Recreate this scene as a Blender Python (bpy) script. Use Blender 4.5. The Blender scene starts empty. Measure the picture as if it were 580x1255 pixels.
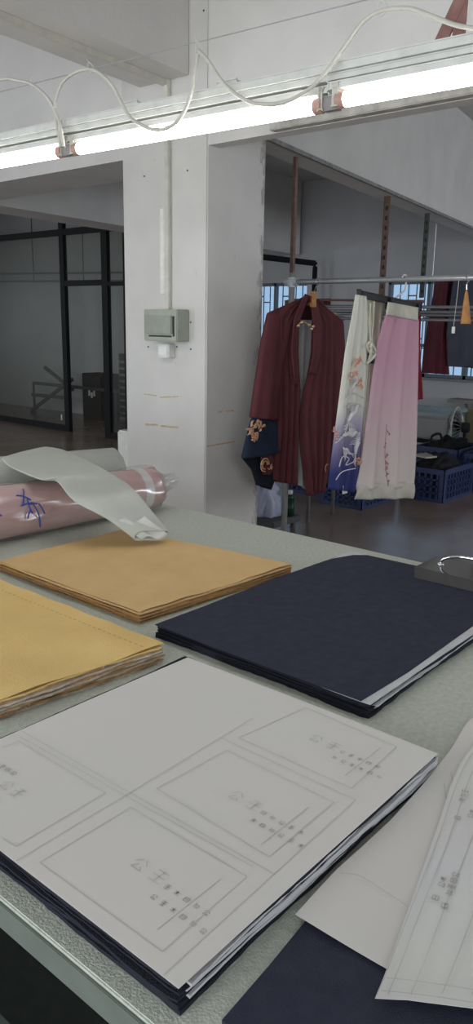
import bpy, bmesh, math, random
from mathutils import Vector, Matrix
random.seed(7)
R_ = math.radians
scn = bpy.context.scene
C = scn.collection

# ------------------------------------------------------------------ camera
W, H, FPX = 580, 1255, 943.0
CAMZ = 1.55
pitch = math.atan((627.5 - 396) / FPX); roll = R_(1.0); head = R_(40.0)
fw = Vector((math.cos(head)*math.cos(pitch), math.sin(head)*math.cos(pitch), -math.sin(pitch)))
rt0 = Vector((math.sin(head), -math.cos(head), 0)); up0 = rt0.cross(fw)
RT = rt0*math.cos(roll) + up0*math.sin(roll); UP = -rt0*math.sin(roll) + up0*math.cos(roll)
cam = bpy.data.cameras.new('camera'); camo = bpy.data.objects.new('camera', cam); C.objects.link(camo)
m = Matrix((RT, UP, -fw)).transposed().to_4x4(); m.translation = Vector((0, 0, CAMZ)); camo.matrix_world = m
cam.sensor_fit = 'VERTICAL'; cam.sensor_height = 24; cam.lens = FPX/H*24; cam.clip_start = .05
scn.camera = camo
scn.view_settings.view_transform = 'Standard'; scn.view_settings.look = 'None'
scn.view_settings.gamma = 1; scn.view_settings.use_curve_mapping = False
scn.view_settings.exposure = 0.14
w = bpy.data.worlds.new('world'); scn.world = w; w.use_nodes = True
bg = w.node_tree.nodes['Background']; bg.inputs[0].default_value = (.46, .66, .95, 1); bg.inputs[1].default_value = .85
TUBE_STRENGTH = 16.0
FILL_TUBE_STRENGTH = 8.0
FILL_NEAR, FILL_RIGHT, FILL_LEFT = 84, 112, 42

def fill_light(name, loc, target, sx, sy, power, rgb=(.90, .96, 1)):
    L = bpy.data.lights.new(name, 'AREA'); L.shape = 'RECTANGLE'; L.size = sx; L.size_y = sy; L.energy = power; L.color = rgb
    o = bpy.data.objects.new(name, L); C.objects.link(o); o.location = loc
    o.rotation_euler = (Vector(target)-Vector(loc)).to_track_quat('-Z', 'Z').to_euler(); return o
# unseen area lights added behind and beside the camera as ambient fill
for y in (-1.8, 1.7, 5.7): fill_light('window_daylight', (-3.5, y, 1.55), (0, y, 1.45), 2.4, 1.25, FILL_NEAR)
for x, k in ((1.0, .15), (7.4, 1)): fill_light('window_daylight', (x, -4.4, 1.55), (x, 0, 1.45), 2.4, 1.25, FILL_RIGHT*k)
for x in (-1.2, 3.4): fill_light('window_daylight', (x, 12.9, 1.55), (x, 9, 1.45), 2.4, 1.25, FILL_LEFT)

# ---------------------------------------------------------------- helpers
def dirpx(x, y): return RT*(x-290) + UP*(627.5-y) + fw*FPX
def pz(x, y, z):
    d = dirpx(x, y); return Vector((0, 0, CAMZ)) + d*((z-CAMZ)/d.z)
def px_(x, y, X):
    d = dirpx(x, y); return Vector((0, 0, CAMZ)) + d*(X/d.x)
def py_(x, y, Y):
    d = dirpx(x, y); return Vector((0, 0, CAMZ)) + d*(Y/d.y)
def ppl(x, y, p0, n):
    d = dirpx(x, y); o = Vector((0, 0, CAMZ)); return o + d*((p0-o).dot(n)/d.dot(n))
def lin(c): return tuple(((v/255)/12.92 if v/255 <= .04045 else ((v/255+.055)/1.055)**2.4) for v in c)
MATS = {}
def mat(name, rgb, rough=.8, metal=0, noise=None, nscale=20, bump=0, bscale=200, spec=.3, coat=0, var=.035, alpha=1, trans=0):
    if name in MATS: return MATS[name]
    M = bpy.data.materials.new(name); M.use_nodes = True; nt = M.node_tree; b = nt.nodes['Principled BSDF']
    col = lin(rgb); b.inputs['Base Color'].default_value = (*col, 1); b.inputs['Roughness'].default_value = rough
    b.inputs['Metallic'].default_value = metal; b.inputs['Specular IOR Level'].default_value = spec
    b.inputs['Coat Weight'].default_value = coat; b.inputs['Alpha'].default_value = alpha
    b.inputs['Transmission Weight'].default_value = trans
    tc = nt.nodes.new('ShaderNodeTexCoord')
    n = nt.nodes.new('ShaderNodeTexNoise'); n.inputs['Scale'].default_value = nscale; n.inputs['Detail'].default_value = 6
    nt.links.new(tc.outputs['Object'], n.inputs['Vector'])
    cr = nt.nodes.new('ShaderNodeValToRGB'); c2 = noise if noise else tuple(max(0, v*(1-var*2)) for v in rgb)
    cr.color_ramp.elements[0].position = .3; cr.color_ramp.elements[1].position = .7
    cr.color_ramp.elements[0].color = (*lin(c2), 1); cr.color_ramp.elements[1].color = (*col, 1)
    nt.links.new(n.outputs['Fac'], cr.inputs['Fac']); nt.links.new(cr.outputs['Color'], b.inputs['Base Color'])
    if bump:
        n2 = nt.nodes.new('ShaderNodeTexNoise'); n2.inputs['Scale'].default_value = bscale; n2.inputs['Detail'].default_value = 3
        nt.links.new(tc.outputs['Object'], n2.inputs['Vector'])
        bp = nt.nodes.new('ShaderNodeBump'); bp.inputs['Strength'].default_value = bump; bp.inputs['Distance'].default_value = .01
        nt.links.new(n2.outputs['Fac'], bp.inputs['Height']); nt.links.new(bp.outputs['Normal'], b.inputs['Normal'])
    MATS[name] = M; return M
def mat_ramp(name, stops, axis=2, rough=.85, bump=.15, bscale=300, wob=.02):
    """cloth dyed in a gradient along one object axis"""
    M = bpy.data.materials.new(name); M.use_nodes = True; nt = M.node_tree; b = nt.nodes['Principled BSDF']
    b.inputs['Roughness'].default_value = rough; b.inputs['Specular IOR Level'].default_value = .2
    tc = nt.nodes.new('ShaderNodeTexCoord'); s = nt.nodes.new('ShaderNodeSeparateXYZ'); nt.links.new(tc.outputs['Object'], s.inputs[0])
    n = nt.nodes.new('ShaderNodeTexNoise'); n.inputs['Scale'].default_value = 6; nt.links.new(tc.outputs['Object'], n.inputs['Vector'])
    ma = nt.nodes.new('ShaderNodeMath'); ma.operation = 'MULTIPLY_ADD'; ma.inputs[1].default_value = wob*4
    nt.links.new(n.outputs['Fac'], ma.inputs[0]); nt.links.new(s.outputs[axis], ma.inputs[2])
    mr = nt.nodes.new('ShaderNodeMapRange'); mr.inputs['From Min'].default_value = stops[0][0]+wob*2; mr.inputs['From Max'].default_value = stops[-1][0]+wob*2
    nt.links.new(ma.outputs[0], mr.inputs['Value'])
    cr = nt.nodes.new('ShaderNodeValToRGB'); el = cr.color_ramp.elements
    a, z = stops[0][0], stops[-1][0]
    for i, (p, c) in enumerate(stops):
        q = (p-a)/(z-a); e = el[i] if i < 2 else el.new(q)
        if i < 2: e.position = q
        e.color = (*lin(c), 1)
    nt.links.new(mr.outputs[0], cr.inputs[0]); nt.links.new(cr.outputs[0], b.inputs['Base Color'])
    n2 = nt.nodes.new('ShaderNodeTexNoise'); n2.inputs['Scale'].default_value = bscale
    nt.links.new(tc.outputs['Object'], n2.inputs['Vector'])
    bp = nt.nodes.new('ShaderNodeBump'); bp.inputs['Strength'].default_value = bump; bp.inputs['Distance'].default_value = .01
    nt.links.new(n2.outputs['Fac'], bp.inputs['Height']); nt.links.new(bp.outputs['Normal'], b.inputs['Normal'])
    return M
def emis(name, rgb, s):
    M = bpy.data.materials.new(name); M.use_nodes = True; nt = M.node_tree; nt.nodes.clear()
    e = nt.nodes.new('ShaderNodeEmission'); e.inputs[0].default_value = (*rgb, 1); e.inputs[1].default_value = s
    o = nt.nodes.new('ShaderNodeOutputMaterial'); nt.links.new(e.outputs[0], o.inputs[0]); return M
def clear(name, tint, gloss=.08, rough=.05):
    M = bpy.data.materials.new(name); M.use_nodes = True; nt = M.node_tree; nt.nodes.clear()
    t = nt.nodes.new('ShaderNodeBsdfTransparent'); t.inputs[0].default_value = (*tint, 1)
    g = nt.nodes.new('ShaderNodeBsdfGlossy'); g.inputs['Roughness'].default_value = rough
    g.inputs['Color'].default_value = (.9, .9, .9, 1)
    mx = nt.nodes.new('ShaderNodeMixShader'); mx.inputs[0].default_value = gloss
    o = nt.nodes.new('ShaderNodeOutputMaterial')
    nt.links.new(t.outputs[0], mx.inputs[1]); nt.links.new(g.outputs[0], mx.inputs[2]); nt.links.new(mx.outputs[0], o.inputs[0]); return M

def link(name, bm, M, parent=None, smooth=False):
    me = bpy.data.meshes.new(name); bm.normal_update(); bm.to_mesh(me); bm.free()
    if smooth:
        for p in me.polygons: p.use_smooth = True
    o = bpy.data.objects.new(name, me); me.materials.append(M); C.objects.link(o)
    if parent:
        o.parent = parent; o.matrix_parent_inverse = Matrix.Translation(-Vector(parent.location)) if parent.type == 'EMPTY' or True else None
        if parent.parent: o.matrix_parent_inverse = (Matrix.Translation(parent.parent.location) @ parent.matrix_parent_inverse @ Matrix.Translation(parent.location)).inverted()
    return o
def thing(name, label, cat, loc, group=None):
    o = bpy.data.objects.new(name, None); C.objects.link(o); o.location = loc; o.empty_display_size = .05
    o['label'] = label; o['category'] = cat
    if group: o['group'] = group
    return o
def tag(o, label, cat, group=None, kind=None):
    o['label'] = label; o['category'] = cat
    if group: o['group'] = group
    if kind: o['kind'] = kind
    return o
def struct(o, kind='structure'): o['kind'] = kind; return o
def BM(): return bmesh.new()
def abox(bm, x0, x1, y0, y1, z0, z1, bev=0):
    r = bmesh.ops.create_cube(bm, size=1)['verts']
    for v in r:
        v.co = Vector(((x0+x1)/2 + v.co.x*(x1-x0), (y0+y1)/2 + v.co.y*(y1-y0), (z0+z1)/2 + v.co.z*(z1-z0)))
    if bev:
        es = list({e for v in r for e in v.link_edges})
        bmesh.ops.bevel(bm, geom=es, offset=bev, segments=2, affect='EDGES')
    return bm
def obox(bm, p, q, wd, hg, up=Vector((0, 0, 1)), bev=0):
    """bar from p to q, width wd across, height hg along up"""
    p = Vector(p); q = Vector(q); d = (q-p); L = d.length; d.normalize(); s = d.cross(up).normalized(); u = s.cross(d).normalized()
    r = bmesh.ops.create_cube(bm, size=1)['verts']
    for v in r: v.co = (p+q)/2 + d*(v.co.x*L) + s*(v.co.y*wd) + u*(v.co.z*hg)
    if bev:
        es = list({e for v in r for e in v.link_edges}); bmesh.ops.bevel(bm, geom=es, offset=bev, segments=2, affect='EDGES')
    return bm
def cyl(bm, p, q, r, r2=None, n=16, caps=True):
    p = Vector(p); q = Vector(q); d = q-p; rot = d.to_track_quat('Z', 'Y').to_matrix().to_4x4()
    bmesh.ops.create_cone(bm, cap_ends=caps, segments=n, radius1=r, radius2=r if r2 is None else r2, depth=d.length,
                          matrix=Matrix.Translation((p+q)/2) @ rot); return bm
def smoothpts(pts, k=6):
    P = [Vector(p) for p in pts]; out = []
    for i in range(len(P)-1):
        a = P[max(i-1, 0)]; b = P[i]; c = P[i+1]; d = P[min(i+2, len(P)-1)]
        for j in range(k):
            t = j/k
            out.append(.5*((2*b)+(-a+c)*t+(2*a-5*b+4*c-d)*t*t+(-a+3*b-3*c+d)*t**3))
    out.append(P[-1]); return out
def tube(bm, pts, r, n=8, k=6):
    P = smoothpts(pts, k) if k else [Vector(p) for p in pts]; rings = []; up = Vector((.013, .021, 1)).normalized()
    for i, p in enumerate(P):
        t = (P[min(i+1, len(P)-1)]-P[max(i-1, 0)]).normalized()
        s = t.cross(up)
        if s.length < 1e-3: s = t.cross(Vector((1, 0, 0)))
        s.normalize(); u = s.cross(t)
        rr = r(i/(len(P)-1)) if callable(r) else r
        rings.append([bm.verts.new(p + s*math.cos(2*math.pi*j/n)*rr + u*math.sin(2*math.pi*j/n)*rr) for j in range(n)])
    for a, b in zip(rings, rings[1:]):
        for j in range(n): bm.faces.new((a[j], a[(j+1) % n], b[(j+1) % n], b[j]))
    bm.faces.new(rings[0][::-1]); bm.faces.new(rings[-1]); return bm
def prism(bm, poly, z0, z1):
    """poly: list of (x,y) ccw"""
    a = [bm.verts.new((p[0], p[1], z0)) for p in poly]; b = [bm.verts.new((p[0], p[1], z1)) for p in poly]
    bm.faces.new(a[::-1]); bm.faces.new(b); n = len(poly)
    for i in range(n): bm.faces.new((a[i], a[(i+1) % n], b[(i+1) % n], b[i]))
    return bm
def interp(pl, y):
    """pl: list of (y, x)"""
    if y <= pl[0][0]: return pl[0][1]
    for (a, b), (c, d) in zip(pl, pl[1:]):
        if y <= c: return b + (d-b)*(y-a)/(c-a)
    return pl[-1][1]
def grid(bm, f, nu, nv, closed=False):
    V = [[bm.verts.new(f(i/nu, j/nv)) for i in range(nu if closed else nu+1)] for j in range(nv+1)]
    n = nu if closed else nu
    for j in range(nv):
        for i in range(n):
            i2 = (i+1) % nu if closed else i+1
            bm.faces.new((V[j][i], V[j][i2], V[j+1][i2], V[j+1][i]))
    return V
def solid(o, t, off=0):
    m = o.modifiers.new('thickness', 'SOLIDIFY'); m.thickness = t; m.offset = off; return o
def ribbon(bm, p, q, wd, n=Vector((0, 0, 1))):
    p = Vector(p); q = Vector(q); s = (q-p).normalized().cross(n)*wd/2
    bm.faces.new([bm.verts.new(v) for v in (p-s, q-s, q+s, p+s)]); return bm

# -------------------------------------------------------------- materials
m_plaster = mat('plaster_white', (214, 211, 207), .85, noise=(203, 200, 197), nscale=3, bump=.15, bscale=40)
m_ceil = mat('ceiling_paint', (206, 204, 202), .9, noise=(190, 188, 187), nscale=1.5, bump=.1, bscale=30)
m_wall = mat('wall_paint_grey', (200, 200, 203), .9, noise=(188, 188, 191), nscale=1.2, bump=.1, bscale=30)
m_floor = mat('floor_epoxy', (150, 131, 117), .22, noise=(124, 108, 97), nscale=1.6, bump=.05, bscale=8, spec=.5)
m_black = mat('black_metal', (30, 30, 32), .7, spec=.2)
m_green = mat('table_film', (202, 206, 194), .5, noise=(182, 187, 175), nscale=90, bump=.35, bscale=260, spec=.35)
m_edge = mat('table_edge', (106, 114, 106), .6, spec=.3)
m_steel = mat('steel', (190, 192, 194), .35, .6)
m_chrome = mat('chrome', (225, 225, 225), .12, 1)
m_navy = mat('navy_cloth', (62, 64, 78), .95, noise=(55, 57, 71), nscale=40, bump=.35, bscale=600, spec=.1)
m_navy2 = mat('navy_cloth_dark', (50, 51, 60), .95, bump=.5, bscale=400, spec=.1)
m_lining = mat('white_lining', (206, 206, 208), .8, bump=.2, bscale=300)
m_paper = mat('marker_paper', (220, 216, 211), .75, noise=(216, 214, 209), nscale=4, spec=.25)
m_tissue = mat('pattern_paper', (218, 218, 212), .75, noise=(214, 213, 214), nscale=5, spec=.25)
m_ink = mat('ink_grey', (205, 203, 198), .8)
m_ink2 = mat('ink_dark', (196, 195, 190), .8)
m_yellow = mat('ochre_cloth', (218, 184, 132), .9, noise=(211, 176, 124), nscale=14, bump=.25, bscale=350, spec=.15)
m_yellow2 = mat('ochre_cloth_bright', (232, 200, 134), .9, noise=(225, 191, 125), nscale=10, bump=.25, bscale=350, spec=.15)
m_ydark = mat('ochre_cloth_ply', (196, 158, 112), .95, noise=(168, 130, 90), nscale=60, bump=.4, bscale=300)
m_ypale = mat('interfacing_ply', (214, 204, 190), .95, noise=(190, 172, 150), nscale=60)
m_wood = mat('hanger_wood', (196, 142, 84), .5, noise=(170, 116, 66), nscale=30)
m_plastic_w = mat('plastic_white', (220, 220, 214), .45)
m_cream = mat('plastic_cream', (206, 203, 192), .5)
m_boxgrey = mat('plastic_grey_green', (164, 168, 154), .5)
m_boxgrey2 = mat('plastic_grey_green_lid', (152, 156, 143), .5)
m_shadow = mat('dark_gap', (60, 60, 58), .9)
m_maroon = mat('maroon_cloth', (100, 56, 60), .85, noise=(90, 50, 54), nscale=9, bump=.3, bscale=400, spec=.15)
m_gold = mat('gold_thread', (216, 176, 140), .6, noise=(196, 136, 108), nscale=60)
m_blue = mat('blue_crate_plastic', (56, 68, 106), .45, spec=.4)
m_dkcloth = mat('black_cloth', (34, 34, 38), .95, bump=.4, bscale=60)
m_rust = mat('rusty_steel', (132, 104, 92), .7, noise=(104, 82, 76), nscale=30)
m_dgreen = mat('dark_green_steel', (84, 92, 88), .6)
m_greycloth = mat('grey_leatherette', (186, 188, 180), .6, noise=(180, 182, 174), nscale=12, bump=.15, bscale=200, spec=.3)
m_greyin = mat('grey_backing', (206, 206, 202), .9)
m_pink = mat('pink_cloth_roll', (214, 176, 172), .5, noise=(196, 158, 154), nscale=9, bump=.2, bscale=25, spec=.4)
m_marker = mat('blue_marker', (62, 78, 150), .6)
m_glass = clear('window_glass', (.92, .95, .95), .06, .02)
m_dglass = clear('smoked_glass', (.78, .79, .76), .03, .5)
m_wrap = clear('clear_wrap', (.95, .95, .95), .2, .28)
m_tube = emis('tube_glow', (1, .99, .97), TUBE_STRENGTH)
m_tube2 = emis('room_tube_glow', (1, .98, .95), FILL_TUBE_STRENGTH)

# ---------------------------------------------------------- room structure
X0, X1, Y0, Y1, ZC = -3.6, 9.0, -4.5, 13.0, 3.40
struct(link('floor', abox(BM(), X0-.2, X1+.2, Y0-.2, Y1+.2, -.1, 0), m_floor))
struct(link('ceiling', abox(BM(), X0-.2, X1+.2, Y0-.2, Y1+.2, ZC, ZC+.15), m_ceil))
def wall_with_holes(name, axis, pos, a0, a1, holes, M, th=.2):
    """holes: (a0,a1,z0,z1) openings"""
    bm = BM(); hs = sorted(holes); cur = a0
    def bx(p, q, z0, z1):
        if q-p < 1e-4 or z1-z0 < 1e-4: return
        if axis == 'X': abox(bm, min(pos, pos+th), max(pos, pos+th), p, q, z0, z1)
        else: abox(bm, p, q, min(pos, pos+th), max(pos, pos+th), z0, z1)
    for h in hs:
        bx(cur, h[0], 0, ZC); bx(h[0], h[1], 0, h[2]); bx(h[0], h[1], h[3], ZC); cur = h[1]
    bx(cur, a1, 0, ZC)
    return struct(link(name, bm, M))
WIN = [(3.45, 5.13, .93, 2.10), (6.36, 7.55, .93, 2.11), (.2, 2.2, .93, 2.1)]
wall_with_holes('wall_far', 'X', X1, Y0, Y1, WIN, m_wall)
BACK_FILL_WIN = [(-3.0, -.6, .9, 2.2), (.4, 3.0, .9, 2.2), (4.4, 7.0, .9, 2.2)]  # unseen windows added to let soft ambient light in
wall_with_holes('wall_near', 'X', X0, Y0, Y1, BACK_FILL_WIN, m_wall, -.2)
L_FILL_WIN = [(-2.4, 0, .9, 2.2), (2.2, 4.6, .9, 2.2)]; R_FILL_WIN = [(-.2, 2.2, .9, 2.2), (6.2, 8.6, .9, 2.2)]  # unseen openings added in the side walls to go with the fill panels
wall_with_holes('wall_left', 'Y', Y1, X0, X1, L_FILL_WIN, m_wall)
wall_with_holes('wall_right', 'Y', Y0, X0, X1, R_FILL_WIN, m_wall, -.2)
struct(link('wall_back_room', abox(BM(), 8.35, 8.5, 7.75, Y1, 0, ZC), m_wall))

def window(n, y0, y1, z0, z1, X, bars=True, s=1):
    root = bpy.data.objects.new('window_%d' % n, None); C.objects.link(root); root.location = (X+.1*s, (y0+y1)/2, z0); struct(root)
    bm = BM(); t = .04; xa, xb = X+.06*s, X+.12*s
    a, b = min(xa, xb), max(xa, xb)
    abox(bm, a, b, y0, y1, z0, z0+t); abox(bm, a, b, y0, y1, z1-t, z1)
    k = max(2, round((y1-y0)/.55)+1)
    for i in range(k): yy = y0+t/2+(y1-y0-t)*i/(k-1); abox(bm, a, b, yy-t/2, yy+t/2, z0, z1)
    abox(bm, a, b, y0, y1, z0+(z1-z0)*.33-.02, z0+(z1-z0)*.33+.02)
    link('window_frame', bm, mat('aluminium_frame', (120, 130, 140), .5), root)
    link('window_pane', abox(BM(), X+.088*s-.003, X+.088*s+.003, y0+t, y1-t, z0+t, z1-t), m_glass, root)
    if bars:
        bm = BM(); y = y0+.06; i = 0; xb_ = X+.15*s
        while y < y1-.03:
            cyl(bm, (xb_, y, z0), (xb_, y, z1), .008, n=6)
            zz = z0 + (z1-z0)*((.18, .62, .4, .85)[i % 4]); zz2 = z0 + (z1-z0)*((.5, .3, .78, .12)[i % 4])
            if y+.115 < y1:
                cyl(bm, (xb_, y, zz), (xb_, y+.115, zz), .008, n=6); cyl(bm, (xb_, y, zz2), (xb_, y+.115, zz2), .008, n=6)
            y += .115; i += 1
        link('window_grille', bm, mat('grille_paint', (70, 78, 86), .6), root)
    link('window_sill', abox(BM(), min(X-.05*s, X+.1*s), max(X-.05*s, X+.1*s), y0-.04, y1+.04, z0-.03, z0), mat('sill', (150, 150, 152), .7), root)
    return root
for i, h in enumerate(WIN): window(i+1, *h, X1)
for i, h in enumerate(BACK_FILL_WIN): window(i+4, *h, X0, False, -1)

# column
m_col = mat('column_plaster', (208, 205, 201), .85, noise=(199, 196, 192), nscale=4, bump=.12, bscale=30)
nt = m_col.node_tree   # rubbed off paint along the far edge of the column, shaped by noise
CX0, CX1, CY0, CY1 = 2.974, 3.432, 2.718, 3.333   # a stout concrete column standing beyond the table
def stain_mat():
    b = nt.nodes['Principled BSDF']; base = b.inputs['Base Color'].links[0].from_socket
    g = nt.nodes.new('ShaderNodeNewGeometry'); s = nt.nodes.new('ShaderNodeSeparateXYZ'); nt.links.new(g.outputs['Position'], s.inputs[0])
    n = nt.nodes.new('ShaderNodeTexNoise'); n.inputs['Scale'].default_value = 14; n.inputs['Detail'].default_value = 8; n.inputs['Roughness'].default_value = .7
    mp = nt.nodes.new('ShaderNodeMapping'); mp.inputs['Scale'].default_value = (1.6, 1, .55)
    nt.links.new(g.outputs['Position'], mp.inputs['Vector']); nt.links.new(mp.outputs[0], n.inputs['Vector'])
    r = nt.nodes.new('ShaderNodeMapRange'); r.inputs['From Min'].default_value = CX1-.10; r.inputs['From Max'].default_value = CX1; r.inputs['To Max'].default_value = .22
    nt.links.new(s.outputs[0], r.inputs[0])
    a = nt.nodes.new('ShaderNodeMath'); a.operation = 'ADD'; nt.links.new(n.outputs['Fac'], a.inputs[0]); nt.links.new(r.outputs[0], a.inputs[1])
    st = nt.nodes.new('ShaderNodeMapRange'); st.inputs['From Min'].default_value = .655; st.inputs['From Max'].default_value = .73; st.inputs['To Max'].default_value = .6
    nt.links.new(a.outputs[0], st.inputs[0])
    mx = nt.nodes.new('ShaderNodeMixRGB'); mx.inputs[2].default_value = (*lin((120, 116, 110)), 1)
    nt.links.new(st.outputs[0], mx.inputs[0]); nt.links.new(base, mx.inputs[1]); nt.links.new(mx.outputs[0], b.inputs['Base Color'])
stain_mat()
colm = struct(link('concrete_column', abox(BM(), CX0, CX1, CY0, CY1, 0, ZC, .006), m_col))
bm = BM()   # strips of old tape
for (xa, ya, xb, yb, X) in ((177, 483, 192, 485, 1), (196, 487, 219, 486, 1), (178, 520, 194, 521, 1), (197, 522, 219, 524, 1)):
    p = px_(xa, ya, CX0-.0006); q = px_(xb, yb, CX0-.0006); ribbon(bm, p, q, .011 if ya > 500 else .006, Vector((-1, 0, 0)))
for (xa, ya, xb, yb) in ((267, 505, 273, 504), (276, 504, 287, 503), (254, 547, 288, 541)):
    p = py_(xa, ya, CY0-.0006); q = py_(xb, yb, CY0-.0006); ribbon(bm, p, q, .009, Vector((0, -1, 0)))
struct(link('tape_residue', bm, mat('old_tape', (178, 152, 108), .8, noise=(200, 188, 160), nscale=80), colm))
bm = BM()
for (x, y) in ((177, 216), (230, 209), (234, 395), (182, 425), (217, 425), (234, 428), (250, 13), (250, 117)):
    p = px_(x, y, CX0); cyl(bm, p+Vector((.001, 0, 0)), p-Vector((.003, 0, 0)), .0045, n=10)
struct(link('screw_hole', bm, mat('hole_dark', (96, 92, 88), .9), colm))

# beams
struct(link('ceiling_beam', abox(BM(), 2.98, 3.41, CY1, 12.9, 2.382, ZC), m_plaster))
struct(link('ceiling_beam', abox(BM(), 2.98, 3.06, Y0, CY0, 2.382, ZC), m_plaster))
struct(link('ceiling_beam', prism(BM(), [(2.97, 2.841), (2.97, 3.183), (-3.55, 2.53), (-3.55, 2.19)], 2.707, ZC), m_plaster))
struct(link('ceiling_beam', prism(BM(), [(3.406, 2.725), (3.406, 2.88), (8.95, 3.80), (8.95, 3.642)][::-1], 2.483, ZC), m_plaster))
struct(link('ceiling_beam', prism(BM(), [(3.432, 5.88), (3.432, 6.28), (8.95, 6.87), (8.95, 6.47)][::-1], 2.467, ZC), m_plaster))
struct(link('trim_1', abox(BM(), 2.93, 2.98, .79, 2.31, 2.384, 2.43, .004), mat('dusty_trim', (196, 192, 184), .8, noise=(160, 156, 150), nscale=20)))
o = link('steel_angle', obox(BM(), (3.28, 2.682, 2.49), (8.7, 3.58, 2.49), .018, .022), mat('dusty_steel', (150, 148, 146), .7, noise=(120, 118, 114), nscale=25))
tag(o, 'thin grey steel angle running from the column along the far beam edge', 'steel angle')

# black glazed partition on the left
PX_ = 6.86
part = thing('glass_partition', 'black framed glass partition with an open doorway left of the white column', 'partition', (PX_, 9.4, 0))
def pbar(name, y0, y1, z0, z1, t=.06, M=None):
    return link(name, abox(BM(), PX_-t/2, PX_+t/2, y0, y1, z0, z1, .003), M or m_black, part)
pbar('post', 8.87, 8.97, 0, ZC); pbar('post', 7.98, 8.10, 0, ZC); pbar('post', 7.50, 7.68, 0, ZC); 
pbar('top_rail', 8.97, 12.9, 2.66, 2.74); pbar('top_rail', 8.10, 8.87, 2.66, 2.74); pbar('top_rail', 7.68, 7.98, 2.66, 2.74)
pbar('bottom_rail', 8.97, 12.9, 0, .08); pbar('bottom_rail', 7.68, 7.98, 0, .08)
pbar('transom', 8.10, 8.87, 2.0, 2.07); pbar('transom', 7.68, 7.98, 1.99, 2.04)
for (a, b, c, d) in ((8.97, 12.9, .08, 2.66), (8.10, 8.87, 2.07, 2.66), (7.68, 7.98, .08, 1.99), (7.68, 7.98, 2.04, 2.66)):
    pbar('glass_pane', a, b, c, d, .008, m_dglass)
link('door_handle', cyl(BM(), (PX_-.05, 9.01, .16), (PX_-.05, 9.01, .24), .012), m_steel, part)
# second black frame on the right of the column
fr = thing('door_frame', 'black door frame standing near the barred window, right of the column', 'door frame', (7.8, 5.95, 0))
link('frame_head', abox(BM(), 7.0, 8.62, 5.93, 5.98, 2.28, 2.35, .02), m_black, fr)
link('frame_jamb', abox(BM(), 8.56, 8.62, 5.93, 5.98, 0, 2.28, .01), m_black, fr)
link('frame_jamb', abox(BM(), 7.0, 7.06, 5.93, 5.98, 0, 2.28, .01), m_black, fr)

# things in the back room
cab = thing('metal_cabinet', 'dark grey metal cabinet against the back wall seen through the doorway', 'cabinet', (8.15, 9.9, 0))
p = px_(100, 457, 8.0); q = px_(127, 512, 8.0)
cy0, cy1, cz = q.y, p.y, p.z
link('cabinet_body', abox(BM(), 8.0, 8.345, cy0, cy1, 0.0, cz, .01), mat('cabinet_dark', (74, 70, 66), .6, noise=(60, 58, 56), nscale=5), cab)
link('cabinet_door', abox(BM(), 7.985, 8.0, cy0+.03, cy1-.05, .05, cz-.04, .004), mat('cabinet_door_dark', (66, 62, 60), .5), cab)
bm = BM()
for i in range(3):
    pp = Vector((7.983, cy1-.2-.06*i, cz-.3-.03*(i % 2))); abox(bm, pp.x-.002, pp.x, pp.y-.025, pp.y+.02, pp.z-.05, pp.z+.04)
link('sticker', bm, m_lining, cab)
lv = thing('louvre_panel', 'pale slatted vent panel beside the dark cabinet in the back room', 'vent', (8.3, cy0-.3, 0))
link('panel', abox(BM(), 8.30, 8.345, cy0-.55, cy0-.05, .05, 1.05), mat('vent_back', (70, 70, 68), .7), lv)
for i in range(9):
    link('slat', obox(BM(), (8.285, cy0-.53, .12+i*.1), (8.285, cy0-.07, .12+i*.1), .02, .035), mat('vent_slat', (150, 150, 146), .6), lv)
tr = thing('cable_tray', 'thin dark cable tray hung below the ceiling of the back room behind the glass', 'cable tray', (8.2, 10.3, 2.1))
for k, (ya, yb) in enumerate(((315, 336), (331, 350))):
    zt = 2.28 - .12*k
    link('tray_rail', obox(BM(), (7.3, 12.8, zt), (8.2, 8.9, zt-.02), .02, .028), mat('tray_dark', (88, 88, 86), .6), tr)
for t in (.25, .5, .75, .95):
    a = Vector((7.3, 12.8, 2.14)).lerp(Vector((8.2, 8.9, 2.12)), t)
    link('tray_hanger', cyl(BM(), a, a+Vector((0, 0, ZC-a.z)), .008, n=6), mat('tray_dark', (88, 88, 86), .6), tr)
hp = thing('folded_trestle', 'folded trestle with crossed bars leaning on the floor behind the glass', 'trestle', (7.9, 10.4, 0))
for a, b in (((7.9, 11.3, .02), (7.95, 10.2, .62)), ((7.92, 10.9, .78), (7.95, 10.2, .45)), ((7.9, 11.2, .5), (7.95, 9.1, .5)), ((7.9, 11.25, .3), (7.95, 10.4, .3))):
    link('bar', obox(BM(), a, b, .04, .05), mat('trestle_grey', (84, 84, 82), .7), hp)
for a in ((7.95, 9.15), (7.9, 11.2)):
    link('leg', obox(BM(), (a[0], a[1], 0), (a[0], a[1], .5), .03, .03, Vector((1, 0, 0))), mat('trestle_grey', (84, 84, 82), .7), hp)

# -------------------------------------------------------------- worktable
TZ = .80
TX0, TX1, TY0, TY1 = .473, 2.237, -1.2, 5.2
tb = thing('cutting_table', 'long cutting table covered in pebbled grey green film with fabric stacks on it', 'table', (1.35, 2, 0))
bm = abox(BM(), TX0, TX1, TY0, TY1, TZ-.045, TZ, .002); link('tabletop', bm, m_green, tb)
link('edge_band', abox(BM(), TX0-.004, TX0+.0005, TY0, TY1, TZ-.046, TZ-.006, .001), m_edge, tb)
for x in (TX0+.12, TX1-.12):
    for y in (TY0+.2, 2.0, TY1-.2):
        link('leg', abox(BM(), x-.03, x+.03, y-.03, y+.03, 0, TZ-.045, .004), m_dgreen, tb)
link('stretcher', abox(BM(), TX0+.13, TX0+.17, TY0+.2, TY1-.2, .2, .25), m_dgreen, tb)

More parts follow.
